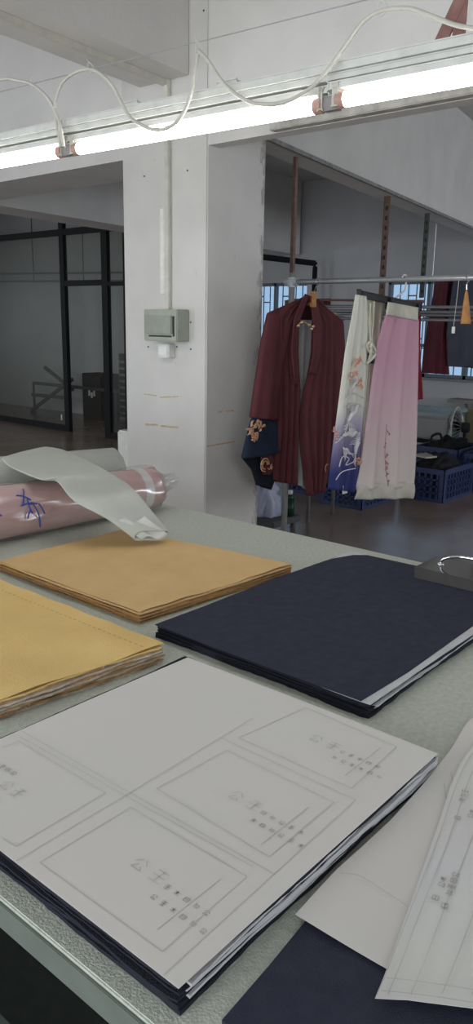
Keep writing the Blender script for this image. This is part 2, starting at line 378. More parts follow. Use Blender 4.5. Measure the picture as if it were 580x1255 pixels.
def wavy_slab(bm, x0, x1, y0, y1, z0, z1, amp, seed, n=40, rag=.002):
    """sheet of cloth with slightly ragged outline"""
    rnd = random.Random(seed); ph = [rnd.uniform(0, 6.28) for _ in range(8)]
    def w_(t, k): return amp*(math.sin(5*t+ph[k])+.6*math.sin(13*t+ph[k+1])) + rnd.uniform(-rag, rag)
    P = []
    for i in range(n): t = i/n; P.append((x0+(x1-x0)*t, y0+w_(t, 0)))
    for i in range(n): t = i/n; P.append((x1+w_(t, 2), y0+(y1-y0)*t))
    for i in range(n): t = i/n; P.append((x1-(x1-x0)*t, y1+w_(t, 4)))
    for i in range(n): t = i/n; P.append((x0+w_(t, 6), y1-(y1-y0)*t))
    return prism(bm, P, z0, z1)

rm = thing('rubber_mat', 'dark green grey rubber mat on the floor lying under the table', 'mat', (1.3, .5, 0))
link('mat_sheet', abox(BM(), .66, 1.9, -.90, 1.9, 0, .012, .004), mat('rubber_dark', (46, 50, 46), .95, noise=(40, 44, 40), nscale=30, spec=.1), rm)  # dark sheet added in place of the shade under the table

# --- navy stack with white paper on top (front)
SX0, SX1, SY0, SY1 = .500, 1.128, .492, 1.088
st = thing('fabric_stack', 'thick stack of navy and white fabric plies under the large printed pattern sheet', 'fabric stack', (.81, .79, TZ))
z = TZ; seq = [('n', .006), ('n', .005), ('w', .004), ('n', .003), ('w', .009), ('n', .002), ('w', .004), ('n', .006)]
for i, (c, t) in enumerate(seq):
    ins = (.004 if c == 'w' else 0) ; wx = .010 if c == 'w' else 0.0
    o = link('fabric_ply', wavy_slab(BM(), SX0+wx*1.6, SX1+ins, SY0-(.002 if c == 'w' else 0), SY1-ins, z, z+t, .0022, i, rag=.0008), m_navy2 if c == 'n' else m_lining, st); z += t
    if c == 'w': o['label'] = 'white fabric ply'
ST = z
sheet = thing('pattern_sheet', 'large white paper printed with pattern rectangles on top of the navy stack', 'paper', (.81, .79, ST))
bm = BM(); q = [(SX0-.003, SY0-.004), (SX1+.004, SY0-.002), (SX1-.002, SY1-.012), (SX0-.003, SY1+.0)]
def sheetf(u, v):
    a = Vector(q[0]).lerp(Vector(q[1]), u); b = Vector(q[3]).lerp(Vector(q[2]), u); p = a.lerp(b, v)
    return (p.x, p.y, ST+.0012+.0006*math.sin(6*u+4*v))
grid(bm, sheetf, 20, 20); solid(link('paper', bm, m_paper, sheet), .0006)
def S(x, y): return pz(x, y, ST+.0026)
bm = BM()
def poly(pts, wd=.0016, closed=True, f=S, b=None):
    b = b if b else bm; P = [f(*p) for p in pts]
    for a, c in zip(P, P[1:]+([P[0]] if closed else [])): ribbon(b, a, c, wd)
for r in ([(160, 989), (49, 1057), (199, 1166), (303, 1074)], [(278, 919), (192, 966), (330, 1050), (409, 983)],
          [(375, 867), (293, 904), (431, 966), (486, 915)], [(23, 908), (129, 971), (20, 1037)]):
    poly(r, .0013, len(r) == 4)
poly([(23, 908), (3, 916)], .0013, False); poly([(20, 1037), (3, 1026)], .0013, False)
for a, b in (((25, 895), (338, 1072)), ((20, 1055), (310, 880)), ((271, 904), (436, 980)), ((200, 1195), (436, 980)), ((25, 903), (310, 1062))):
    poly([a, b], .0012, False)
link('printed_line', bm, m_ink, sheet)
# block letters beside every rectangle: two large characters, two rows of small ones
def glyph(bm, c, ux, uy, s, seed, wd, n=Vector((0, 0, 1))):
    rnd = random.Random(seed)
    forms = [[((-.4, .4), (.4, .4)), ((-.45, 0), (.45, 0)), ((-.4, -.45), (.4, -.45)), ((0, .4), (0, -.45))],
             [((-.4, .35), (.4, .35)), ((-.4, .35), (-.4, -.4)), ((.4, .35), (.4, -.4)), ((-.4, -.4), (.4, -.4)), ((-.4, 0), (.4, 0))],
             [((-.1, .45), (-.45, .05)), ((.1, .45), (.45, .05)), ((-.05, 0), (-.35, -.4)), ((-.35, -.4), (.4, -.4)), ((.15, -.15), (.4, -.4))],
             [((-.45, .2), (.45, .2)), ((0, .45), (0, -.45)), ((0, .1), (-.4, -.35)), ((0, .1), (.4, -.35))],
             [((-.3, .45), (-.3, -.45)), ((-.3, .2), (.4, .2)), ((.4, .2), (.3, -.4)), ((-.1, -.1), (.15, -.1)), ((-.1, -.3), (.2, -.3))]]
    for a, b in forms[seed % len(forms)]:
        ribbon(bm, c+ux*a[0]*s+uy*a[1]*s, c+ux*b[0]*s+uy*b[1]*s, wd, n)
uy_ = Vector((1, 0, 0)); ux_ = Vector((0, -1, 0))
for (ox, oy, sc, k) in ((172, 1059, 1, 0), (290, 975, .85, 1), (388, 905, .75, 2)):
    c0 = S(ox, oy); bmL = BM(); bmS = BM()
    for j in range(2): glyph(bmL, c0+ux_*(.036*j), ux_, uy_, .024, 2 if j == 0 else 0, .0014)
    for row in range(2):
        for j in range(6 if row else 5):
            cc = c0 + ux_*(.058+.017*j) + uy_*(-.006 - .024*row)
            glyph(bmS, cc, ux_, uy_, .009, (j*3+row*2+k), .0015)
    a = c0 + ux_*.10 + uy_*.05; ribbon(bmS, a, a-uy_*.115, .0012)
    link('printed_writing', bmL, m_ink, sheet); link('printed_writing', bmS, m_ink2, sheet)
c0 = S(9, 962); bmL = BM(); bmS = BM()
for j in range(2): glyph(bmL, c0+ux_*(.03*j)+uy_*.0, ux_, uy_, .022, 2*(1-j), .0017)
for j in range(3): glyph(bmS, S(3+7*j, 939+4*j), ux_, uy_, .010, j, .002)
link('printed_writing', bmL, m_ink, sheet); link('printed_writing', bmS, m_ink2, sheet)

# --- navy stack on the right
nv = thing('fabric_stack', 'wide flat navy fabric stack behind the printed sheet with a white folded edge', 'fabric stack', (1.66, .98, TZ))
z = TZ
for i, (c, t) in enumerate((('n', .007), ('n', .006), ('w', .0025), ('n', .003), ('w', .0025), ('n', .007))):
    o = link('fabric_ply', wavy_slab(BM(), 1.222+.001*i+(.02 if c == 'w' else 0), 2.098, .676 if c == 'w' else .680, 1.280 if c == 'w' else 1.275, z, z+t, .003, 20+i, rag=.0015), m_navy2 if c == 'n' else m_lining, nv); z += t
NT = z
top = [(1.222, .697), (1.40, .690), (1.70, .695), (2.095, .70), (2.098, 1.0), (2.09, 1.20), (2.06, 1.235), (1.98, 1.262), (1.7, 1.278), (1.4, 1.275), (1.222, 1.279), (1.219, 1.0)]
link('top_ply', prism(BM(), top, NT+.0026, NT+.0045), m_navy, nv)
o = link('folded_lining', wavy_slab(BM(), 1.226, 2.094, .6765, 1.268, NT, NT+.0025, .0012, 3, rag=.0004), m_lining, nv); o['label'] = 'white folded lining edge'

# --- ochre stack behind
y1 = thing('fabric_stack', 'flat ochre fabric stack lying in front of the pink roll, behind the other ochre one', 'fabric stack', (1.5, 1.68, TZ))
def quadstack(root, Q, n, t, M1, M2, amp, seed, topM, white=False):
    z = TZ; cx = sum(p[0] for p in Q)/4; cy = sum(p[1] for p in Q)/4
    for i in range(n):
        rnd = random.Random(seed+i); off = rnd.uniform(-.004, .004); P = []; mm = 36
        ph = [rnd.uniform(0, 6) for _ in range(8)]
        for e in range(4):
            a = Vector(Q[e]); b = Vector(Q[(e+1) % 4]); nn = Vector(((b-a).y, -(b-a).x)).normalized()
            for k in range(mm):
                u = k/mm; p = a.lerp(b, u) + nn*(off+amp*math.sin(7*u+ph[e])+amp*.5*math.sin(23*u+ph[e+4])+rnd.uniform(-amp, amp)*.3)
                P.append((p.x, p.y))
        last = i == n-1
        M = topM if last else (M1 if i % 2 == 0 else M2)
        o = link('fabric_ply', prism(BM(), P, z, z+t*.94), M, root); z += t
    return z
YT = quadstack(y1, [(1.253, 1.366), (1.842, 1.322), (1.76, 2.0), (1.255, 1.996)], 7, .0042, m_ydark, mat('ochre_ply_mid', (202, 154, 92), .95), .0022, 50, m_yellow)
bm = BM()
grid(bm, lambda u, v: ((1.253*(1-u)+1.845*u)*(1-v)+(1.255*(1-u)+1.76*u)*v + 0, (1.366*(1-u)+1.322*u)*(1-v)+(1.996*(1-u)+2.0*u)*v + .003*math.sin(30*u) * (1 if v < .1 else 0),
     YT+.0030+.0022*math.sin(9*u+5*v)*math.sin(7*v+2)), 30, 30)
solid(link('top_ply', bm, m_yellow, y1), .0012)
y2 = thing('fabric_stack', 'bright ochre fabric stack at the left with frayed white edges and a stitched line', 'fabric stack', (.95, 1.5, TZ))
YT2 = quadstack(y2, [(.735, 1.205), (1.135, 1.160), (1.140, 2.17), (.735, 2.17)], 9, .0046, m_ypale, m_ydark, .0040, 80, m_yellow2)
bm = BM()
grid(bm, lambda u, v: (.735+.40*u+.002*math.sin(40*v), 1.200-.040*u+.97*v, YT2+.004+.004*math.sin(8*u+3*v)*math.sin(11*v+1)*(1-abs(2*u-1)**4)), 24, 60)
solid(link('top_ply', bm, m_yellow2, y2), .0014)
bm = BM(); rnd = random.Random(5)
for i in range(53):
    a = Vector((1.085, 1.175+i*.018, YT2+.0072)); ribbon(bm, a, a+Vector((rnd.uniform(-.001, .001), .010, 0)), .0022)
link('stitching', bm, mat('stitch_thread', (186, 150, 100), .9), y2)
bm = BM()   # frayed threads
for i in range(160):
    e = rnd.random(); 
    if rnd.random() < .5: p = Vector((.74+.40*e, 1.203-.043*e, TZ+rnd.uniform(.005, .045))); d = Vector((rnd.uniform(-.01, .01), -rnd.uniform(.004, .014), rnd.uniform(-.004, .003)))
    else: p = Vector((1.138, 1.165+.9*e, TZ+rnd.uniform(.02, .045))); d = Vector((rnd.uniform(.003, .010), rnd.uniform(-.01, .01), rnd.uniform(-.004, .003)))
    ribbon(bm, p, p+d, .0012, Vector((.3, .3, 1)).normalized())
link('frayed_thread', bm, m_ypale, y2)

# --- loose papers and navy piece in front at right
np_ = tag(link('navy_fabric_piece', prism(BM(), [(p.x, p.y) for p in [pz(272, 1250, TZ+.006), pz(330, 1183, TZ+.006), pz(380, 1122, TZ+.006)]]+[(1.0, .30), (1.12, .10), (.55, .02), (.49, .2)], TZ, TZ+.006), m_navy),
    'dark navy fabric piece under the loose papers at the front table edge', 'fabric')
bm = BM()
prism(bm, [(1.33, .50), (1.36, .50), (1.36, .20), (1.10, .20)], TZ, TZ+.006)
tag(link('navy_fabric_scrap', bm, m_navy2), 'navy fabric scrap peeking out from under the far end of the loose papers', 'fabric')
def papersheet(name, outline, z, M, root, curl=None):
    bm = BM(); P = [bm.verts.new((p[0], p[1], z)) for p in outline]; f = bm.faces.new(P)
    if f.normal.z < 0: f.normal_flip()
    bmesh.ops.triangulate(bm, faces=[f]); bmesh.ops.subdivide_edges(bm, edges=bm.edges[:], cuts=5, use_grid_fill=True)
    for v in bm.verts: v.co.z += .003*math.sin(v.co.x*14+1)*math.sin(v.co.y*17+2)+.003
    return solid(link(name, bm, M, root), .0006)
zA = TZ+.011; zB = TZ+.019
def A_(x, y): return pz(x, y, zA+.003)
pa = thing('pattern_paper', 'plain white pattern paper with a faint curved line right of the navy stack', 'paper', (.9, .35, zA))
papersheet('paper', [tuple(A_(*p)[:2]) for p in ((362, 1122), (413, 1066), (478, 1005), (522, 958), (553, 920), (572, 885), (588, 872))]+[(1.30, .30), (.95, .22), (.80, .28)]+[tuple(A_(475, 1185)[:2])], zA, m_paper, pa)
bm = BM()
pts = smoothpts([A_(418, 1073)+Vector((0, 0, .004)), A_(440, 1076)+Vector((0, 0, .004)), A_(468, 1093)+Vector((0, 0, .004)), A_(500, 1114)+Vector((0, 0, .004))], 5)
for a, b in zip(pts, pts[1:]): ribbon(bm, a, b, .0013)
for s_ in (((544, 962), (548, 988), (550, 1002)), ((553, 948), (556, 970))):
    pts = smoothpts([A_(*p)+Vector((0, 0, .004)) for p in s_], 4)
    for a, b in zip(pts, pts[1:]): ribbon(bm, a, b, .0022)
link('pencil_line', bm, m_ink, pa)
pb = thing('pattern_paper', 'ruled pattern paper with curved parallel lines and small writing, topmost at the right', 'paper', (.95, .3, zB))
def B_(x, y, dz=.0): return pz(x, y, zB+.003+dz)
left = [(460, 1222), (475, 1184), (498, 1120), (520, 1062), (538, 1010), (552, 965), (565, 935), (580, 915), (592, 900)]
bl = [B_(*p) for p in left]
papersheet('paper', [tuple(v[:2]) for v in bl]+[(1.30, .25), (.9, .05), (.70, .10)]+[tuple(B_(*p)[:2]) for p in ((590, 1238), (540, 1230), (500, 1224))], zB, m_tissue, pb)
bm = BM()
for off in (8, 22, 50, 88, 125):
    pts = [B_(x+off-(y-915)*.02, y-(4 if off > 8 else 2), .0035) for (x, y) in left[:]]
    pts = [p for p in smoothpts(pts, 3)]
    for a, b in zip(pts, pts[1:]): ribbon(bm, a, b, .0014)
for yy in (8, 24):
    pts = [B_(x, y, .0035) for (x, y) in ((466+yy*.3, 1222-yy), (500, 1225-yy), (540, 1230-yy), (588, 1238-yy))]
    for a, b in zip(pts, pts[1:]): ribbon(bm, a, b, .0014)
link('printed_line', bm, m_ink, pb)
bm = BM(); dx = (B_(560, 1075)-B_(545, 1120)).normalized(); dy = Vector((-dx.y, dx.x, 0))
for (x, y, n) in ((551, 1094, 4), (545, 1110, 1), (541, 1084, 2), (534, 1100, 1), (566, 980, 3), (561, 1002, 1), (577, 1000, 2)):
    for j in range(n): glyph(bm, B_(x, y, .0035)+dx*(.013*j), dx, dy, .010, j+n, .0018)
link('printed_writing', bm, m_ink2, pb)

# --- scrap of clear tape at table edge
bm = BM(); tube(bm, [(.492, .888, TZ+.005), (.498, .868, TZ+.012), (.486, .856, TZ+.008), (.494, .845, TZ+.005)], .003, 6)
tag(link('tape_scrap', bm, m_plastic_w), 'tiny curled scrap of clear tape on the near table edge at the left', 'scrap')

# --- dark acrylic block with chrome handle
ab = thing('fabric_weight', 'dark acrylic weight with a chrome bow handle on the navy stack', 'weight', (2.06, .80, NT))
zt = NT+.005; a = pz(507, 708, zt); 
link('acrylic_block', abox(BM(), a.x, 2.125, .55, a.y, zt, zt+.034, .002), mat('smoky_acrylic', (80, 78, 76), .08, spec=.6), ab)
h0 = pz(540, 692, zt+.034); h1 = Vector((h0.x+.01, h0.y-.19, zt+.034))
bm = tube(BM(), [h0+Vector((0, 0, .004)), h0+Vector((0, -.01, .02)), h0+Vector((.0, -.06, .036)), h1+Vector((0, .05, .034)), h1+Vector((0, .01, .018)), h1+Vector((0, 0, .004))], .0045, 10)
link('handle', bm, m_chrome, ab, True)
for h in (h0, h1):
    bm = BM(); cyl(bm, h, h+Vector((0, 0, .006)), .012, .008, 16); link('handle_foot', bm, m_chrome, ab, True)

# ----------------------------------------------------------- fabric rolls
g0 = Vector((1.05, 2.83, .912)); g1 = Vector((2.17, 2.50, .912))
gr = thing('fabric_roll', 'pale grey fabric roll lying behind the pink roll against the column', 'fabric roll', (1.6, 2.67, TZ))
bm = BM(); cyl(bm, g0, g1, .11, n=40); bmesh.ops.bevel(bm, geom=[e for e in bm.edges if len(e.link_faces) == 2 and any(len(f.verts) > 4 for f in e.link_faces)], offset=.012, segments=3, affect='EDGES')
link('rolled_fabric', bm, m_greycloth, gr, True)
d = (g1-g0).normalized(); bm = BM(); cyl(bm, g1-d*.01, g1+d*.004, .03, n=20); link('core_tube', bm, mat('cardboard', (168, 140, 104), .8), gr)
bm = BM(); u = d.cross(Vector((0, 0, 1))).normalized(); v = u.cross(d)
pts = [g1+d*.003+u*math.cos(t*.5)*(.035+.0022*t)+v*math.sin(t*.5)*(.035+.0022*t) for t in range(0, 30)]
tube(bm, pts, .0015, 5, 0); link('roll_spiral', bm, mat('fabric_edge', (150, 150, 146), .8), gr)

p0 = Vector((.95, 2.318, .906)); p1 = Vector((2.150, 2.235, .893))
pk = thing('fabric_roll', 'pink fabric roll in clear plastic with blue marker writing on it', 'fabric roll', (1.6, 2.27, TZ))
pd = (p1-p0).normalized(); pu = pd.cross(Vector((0, 0, 1))).normalized(); pv = pu.cross(pd)
L = (p1-p0).length
def proll(t, ang, extra=0):
    r = .096-.013*t + extra + .0022*math.sin(3*ang+9*t)*math.sin(14*t)
    if t > .97: r *= math.sqrt(max(0, 1-((t-.97)/.045)**2))
    return p0+pd*(L*t)+(pu*math.cos(ang)+pv*math.sin(ang))*r
bm = BM(); grid(bm, lambda u, v: proll(v, u*2*math.pi), 40, 50, True)
for e in ('a',):
    vs = [v for v in bm.verts if (v.co-proll(1, 0)).length < .3 and abs((v.co-p0).dot(pd)-L) < 1e-4]; bmesh.ops.contextual_create(bm, geom=vs)
M = m_pink
link('rolled_fabric', bm, M, pk, True)
bm = BM()
grid(bm, lambda u, v: proll(.90+.035*v, u*2*math.pi, .0015), 40, 4, True); link('white_band', bm, mat('white_tape_band', (226, 220, 216), .5), pk, True)
bm = BM(); grid(bm, lambda u, v: proll(.983+.008*v, u*2*math.pi, .0016), 40, 3, True); link('white_band', bm, MATS['white_tape_band'], pk, True)
bm = BM(); rnd = random.Random(11)
def wrapf(u, v):
    a = u*2*math.pi
    if v < .86:
        t = v/.86*.985; return proll(t, a, .0075+.0042*math.sin(7*a+22*t)+.0016*math.sin(13*a-31*t))
    s = (v-.86)/.14; c = p0+pd*(L*.985+.10*s)+pv*(.02*s)+pu*(.01*s)
    r = .066*(1-s)**1.3+.012+.022*max(0, s-.55)*2
    return c+(pu*math.cos(a)+pv*math.sin(a))*r*(1+.14*math.sin(5*a)*s)
grid(bm, wrapf, 56, 70, True); link('plastic_wrap', bm, m_wrap, pk, True)
def onroll(x, y, e=.0135):
    o = Vector((0, 0, CAMZ)); d_ = dirpx(x, y).normalized(); best = None; t = 1.5
    while t < 4.5:
        p = o+d_*t; k = max(0, min(1, (p-p0).dot(pd)/L)); r = (p-(p0+pd*(k*L))).length
        if r <= .096-.013*k+e: best = p; break
        t += .0015
    return best
bm = BM(); sc = 80/580
for st_ in ([(145, 125), (210, 132), (275, 165)], [(205, 68), (213, 110), (205, 210)], [(190, 218), (250, 195), (300, 190)], [(240, 145), (262, 230), (290, 285)],
            [(270, 250), (245, 330)], [(250, 205), (330, 195)], [(300, 205), (345, 295), (358, 405)], [(345, 195), (375, 240), (398, 285)], [(-20, 290), (15, 305)], [(-30, 240), (0, 300)]):
    pts = [onroll(x*sc, 590+y*sc) for x, y in st_]
    if all(pts): tube(bm, pts, .0028, 6, 4)
o = link('marker_writing', bm, m_marker, pk, True); o['label'] = 'blue handwritten characters'

# --- grey cloth folded over the rolls
dr = thing('folded_cloth', 'pale grey cloth folded into a flat tube, draped across both fabric rolls', 'cloth', (1.85, 2.2, YT))
rows = [((2, 562), (57, 548), 1.035, 1.04), ((15, 574), (80, 553), 1.032, 1.035), ((49, 589), (122, 571), 1.012, 1.025), ((70, 589), (150, 588), 1.008, 1.0),
        ((91, 612), (166, 604), .985, .985), ((133, 637), (181, 621), .925, .94), ((165, 660), (207, 653), .862, .868)]
Ls = smoothpts([pz(*r[0], r[2]) for r in rows], 6); Rs = smoothpts([pz(*r[1], r[3]) for r in rows], 6)
nr = len(Ls)-1
def drf(u, v):
    k = v*nr; i = min(int(k), nr-1); f_ = k-i; A = Ls[i].lerp(Ls[i+1], f_); B = Rs[i].lerp(Rs[i+1], f_); a = u*2*math.pi
    c = (A+B)/2; hw = (B-A)/2; th = .006+.014*max(0, v-.6)/.4
    z = Vector((0, 0, 1))
    return c+hw*math.cos(a)+z*(math.sin(a)*th*(1+.35*math.cos(2*a+1)*(v > .6)) + .006*math.sin(3*v*3.14+math.cos(a))*math.sin(math.pi*v))
bm = BM(); grid(bm, drf, 40, 60, True); solid(link('cloth_tube', bm, m_greycloth, dr, True), .0022)
def curlf(u, v):
    A = Ls[-1]; B = Rs[-1]; back = (Ls[-1]-Ls[-5]).normalized()
    c = A.lerp(B, .12+.78*u); return c + Vector((0, 0, .008*math.sin(u*7))) + back*(.012-.10*v)
bm = BM(); grid(bm, curlf, 24, 8); solid(link('inner_fold', bm, m_greyin, dr, True), .0025)

# --- white cabinet on the floor behind the column
a = px_(143, 527, 3.05)
wb = thing('white_cabinet', 'narrow white cabinet standing behind the left edge of the column', 'cabinet', (3.2, a.y-.1, 0))
link('cabinet_body', abox(BM(), 3.05, 3.4, CY1+.01, a.y, 0, a.z, .01), m_plastic_w, wb)
link('cabinet_door', abox(BM(), 3.04, 3.05, CY1+.03, a.y-.02, .06, a.z-.05, .003), m_plastic_w, wb)

# --------------------------------------------------- electrics on column
BX = CX0-.092
a = px_(176, 379, BX); b = px_(217, 419, BX)
cb = thing('breaker_box', 'grey green breaker box fixed on the front of the white column', 'breaker box', (CX0, a.y, b.z))
e0 = b.y; e1 = a.y; zt_ = a.z; zb_ = b.z
link('box_body', abox(BM(), BX, CX0, e0, e1, zb_, zt_, .004), m_boxgrey, cb)
link('lid', abox(BM(), BX-.012, BX, e0+.030, e1-.012, zb_+.036, zt_-.030, .005), m_boxgrey2, cb)
link('lid_slot', abox(BM(), BX-.002, BX+.001, e0+.038, e1-.04, zb_+.022, zb_+.030), m_shadow, cb)
link('lid_slot', abox(BM(), BX-.002, BX+.001, e0+.018, e0+.0285, zb_+.026, zt_-.034), m_shadow, cb)
SX_ = CX0-.048
a = px_(193, 421, SX_); b = px_(207, 439, SX_)
sw = thing('wall_switch', 'small white switch box mounted just under the breaker box', 'switch', (CX0, a.y, b.z))
link('switch_body', abox(BM(), SX_, CX0, b.y, a.y, b.z, min(a.z, zb_-.002), .003), m_plastic_w, sw)
link('rocker', abox(BM(), SX_-.005, SX_+.001, b.y+.010, a.y-.010, b.z+.015, a.z-.015, .002), mat('rocker_white', (232, 232, 228), .35), sw)
cd = thing('cable_trunking', 'thin white cable trunking climbing the column to the breaker box', 'trunking', (CX0, 2.97, zt_))
cyy = px_(208, 300, CX0).y
link('vertical_run', abox(BM(), CX0-.024, CX0, cyy-.015, cyy+.015, zt_, 2.707, .003), m_cream, cd)
link('trunking_sleeve', abox(BM(), CX0-.028, CX0, cyy+.012, cyy+.045, zt_+.08, zt_+.50, .003), mat('sleeve_white', (230, 228, 222), .5), cd)
link('ceiling_run', obox(BM(), (CX0-.01, cyy+.01, 2.694), (-3.3, 2.35, 2.694), .032, .024), m_cream, cd)

# ------------------------------------------------------------------ lamps
LA = pz(58, 187, 2.1); LB = pz(422, 122, 2.1); ld = (LA-LB); ld.z = 0; ld.normalize()
e1_ = pz(79, 178, 2.1); e2_ = pz(388, 131, 2.1)
e1_ = e2_+ld*(e1_-e2_).length
tl = (e1_-e2_).length; gap = (LB-e2_).length
TR = .0180; side = ld.cross(Vector((0, 0, 1)))
def fixture(label, b, ll=None, glow=None, group='fluorescent lamps over the cutting table'):
    """b = the right end of the tube; the tube runs along ld"""
    a = b+ld*tl
    root = thing('fluorescent_lamp', label, 'lamp', tuple((a+b)/2+Vector((0, 0, .1))), group)
    bm = BM(); cyl(bm, a, b, TR, n=20); link('tube', bm, glow or m_tube, root, True)
    up = Vector((0, 0, 1))
    link('batten', obox(BM(), a+up*.034+ld*gap*.45, b+up*.034-ld*gap*.45, .020, .018, bev=.003), m_plastic_w, root)
    for p, s_ in ((a, 1), (b, -1)):
        link('lamp_holder', obox(BM(), p+ld*s_*.014+up*.012, p+ld*s_*.026+up*.012, .026, .05, bev=.003), m_cream, root)
        o = link('tube_cap', cyl(BM(), p-ld*s_*.004, p+ld*s_*.020, TR+.0008, n=20), mat('cap_copper', (196, 160, 146), .4), root)
    return root
fixture('lit fluorescent tube at the middle of the row above the table', e2_)
fixture('lit fluorescent tube cut off by the left border of the photo', e1_+ld*gap)
fixture('lit fluorescent tube running out of the photo at the right', LB-ld*tl)
rail = thing('lamp_rail', 'long cream rail carrying the row of fluorescent tubes', 'rail', tuple(e2_+Vector((0, 0, .09))))
link('rail_bar', obox(BM(), e2_+ld*3.2+Vector((0, 0, .058)), e2_-ld*2.2+Vector((0, 0, .058)), .034, .016, bev=.003), m_plastic_w, rail)
link('rail_channel', obox(BM(), e2_+ld*3.2+Vector((0, 0, .078))-side*.012, e2_-ld*2.2+Vector((0, 0, .078))-side*.012, .026, .022, bev=.003), m_plastic_w, rail)
for k in (0, tl+gap):
    c = e2_-ld*(gap/2)+ld*k
    link('joint_bracket', obox(BM(), c+Vector((0, 0, -.012)), c+Vector((0, 0, .046)), .012, .022, up=ld), m_steel, rail)
    link('joint_plate', obox(BM(), c-ld*.02, c+ld*.02, .02, .03, bev=.002), mat('holder_grey', (150, 146, 144), .5), rail)
for (x, y) in ((164, 137), (283, 116)):
    c = ppl(x, y+2, e2_, side); c.z = e2_.z+.11
    t = (c-e2_).dot(ld); c = e2_+ld*t+Vector((0, 0, .089))
    link('rail_clip', obox(BM(), c-ld*.03, c+ld*.03, .035, .022, bev=.004), m_plastic_w, rail)
for t in (-1.9, 2.6):
    c = e2_+ld*t+Vector((0, 0, .078)); link('hanging_rod', cyl(BM(), c, Vector((c.x, c.y, ZC)), .004, n=8), m_steel, rail)
# rusty slotted strap at top right
bm = BM(); c = ppl(572, 55, e2_, side); c.z = e2_.z+.085
link_p = [(c.x, c.y)]
obox(bm, c+ld*.02, c+ld*.02+Vector((0, 0, ZC-c.z)), .03, .004, up=side)
obox(bm, c+ld*.07, c-ld*.05, .03, .010)
obox(bm, c+ld*.065+Vector((0, 0, .004)), c+ld*.02+Vector((0, 0, .09)), .03, .006, up=side)
tag(link('ceiling_strap', bm, mat('red_brown_steel', (150, 112, 104), .6, noise=(128, 92, 84), nscale=40)), 'red brown steel strap holding the lamp rail at the top right', 'strap')
# wire and cable
bm = BM(); wp = e2_-side*0.05
wa = ppl(-60, 127.5, wp, side); wbp = ppl(640, -48, wp, side)
cyl(bm, wa, wbp, .0016, n=6)
tag(link('steel_wire', bm, m_steel), 'thin straight steel wire stretched above the fluorescent lamps', 'wire')
def cab_(pts): return [ppl(x, y, wp, side) for x, y in pts]
bm = tube(BM(), cab_([(-40, 118), (0, 98), (22, 99), (40, 104), (60, 122), (72, 148), (77, 172), (78, 180)]), .0052, 8)
tag(link('power_cable', bm, m_cream, None, True), 'grey white cable entering from the left and dropping to the left lamp joint', 'cable', 'cables looped over the wire')
bm = tube(BM(), cab_([(75, 180), (69, 150), (68, 125), (76, 102), (92, 89), (110, 85), (124, 91), (138, 105), (150, 128), (162, 146), (185, 158), (205, 157), (222, 143), (234, 115), (243, 64)]), .0052, 8)
tag(link('power_cable', bm, m_cream, None, True), 'grey white cable looping from the left lamp joint up to the tie at the column', 'cable', 'cables looped over the wire')
bm = tube(BM(), cab_([(243, 62), (255, 74), (275, 103), (300, 122), (325, 128), (352, 124), (378, 110), (400, 88), (425, 54), (445, 27), (468, 13), (500, 10), (530, 20), (560, 31), (600, 38)]), .0052, 8)
tag(link('power_cable', bm, m_cream, None, True), 'grey white cable sagging from the column tie and rising to the top right', 'cable', 'cables looped over the wire')
for i, ((x, y), l) in enumerate((((40, 102), 'wire tie at the far left of the steel wire'), ((110, 84), 'wire tie holding the cable loop left of the column'), ((243, 60), 'wire tie in front of the column top'), ((468, 11), 'wire tie holding the cable at the upper right'))):
    c = ppl(x, y, wp, side); r = .012; bm = BM()
    pts = [c+ld*math.cos(t)*r+Vector((0, 0, math.sin(t)*r*1.3)) + side*(.004*math.cos(2*t)) for t in [k*6.28/10 for k in range(11)]]
    tube(bm, pts, .0014, 5, 3); tube(bm, [c+Vector((0, 0, .012)), c+Vector((0, 0, .03))+ld*.012], .0012, 5, 2)
    tag(link('cable_tie', bm, m_plastic_w, None, True), l, 'cable tie', 'ties on the lamp wire')
# unseen tube lamps added behind and beside the photographer for ambient fill
for (x, y, g) in ((-.9, 1.6, 0), (-.9, -1.6, 0)):
    root = thing('fluorescent_lamp', 'ceiling tube lamp %s the photographer' % ('beside' if y > 0 else 'behind and right of'), 'lamp', (x, y, 2.4), 'lamps behind the photographer')
    bm = BM(); cyl(bm, (x, y-.6, 2.35), (x, y+.6, 2.35), .019, n=16); link('tube', bm, m_tube2, root, True)
    link('batten', abox(BM(), x-.025, x+.025, y-.65, y+.65, 2.372, 2.41, .003), m_cream, root)
    for dy_ in (-.5, .5): link('hanging_rod', cyl(BM(), (x, y+dy_, 2.41), (x, y+dy_, ZC), .004, n=8), m_steel, root)

# -------------------------------------------------------- garment rack
RX = 3.7; RZ = 1.783
rk = thing('garment_rail', 'silver tube rail carrying the robe and the skirts', 'rail', (RX, 2.7, 0))
link('rail_tube', cyl(BM(), (RX, 2.74, RZ), (RX, .4, RZ), .0145, n=16), m_steel, rk, True)
link('post', cyl(BM(), (RX, 2.72, 0), (RX, 2.72, RZ+.05), .018, n=16), m_steel, rk, True)
link('post', cyl(BM(), (RX, .5, 0), (RX, .5, RZ+.03), .018, n=16), m_steel, rk, True)
link('clamp', cyl(BM(), (RX, 2.72, RZ-.03), (RX, 2.72, RZ+.025), .024, n=16), mat('clamp_grey', (170, 172, 176), .4), rk)
link('clamp', cyl(BM(), (RX, 2.765, RZ), (RX, 2.68, RZ), .021, n=16), MATS['clamp_grey'], rk)
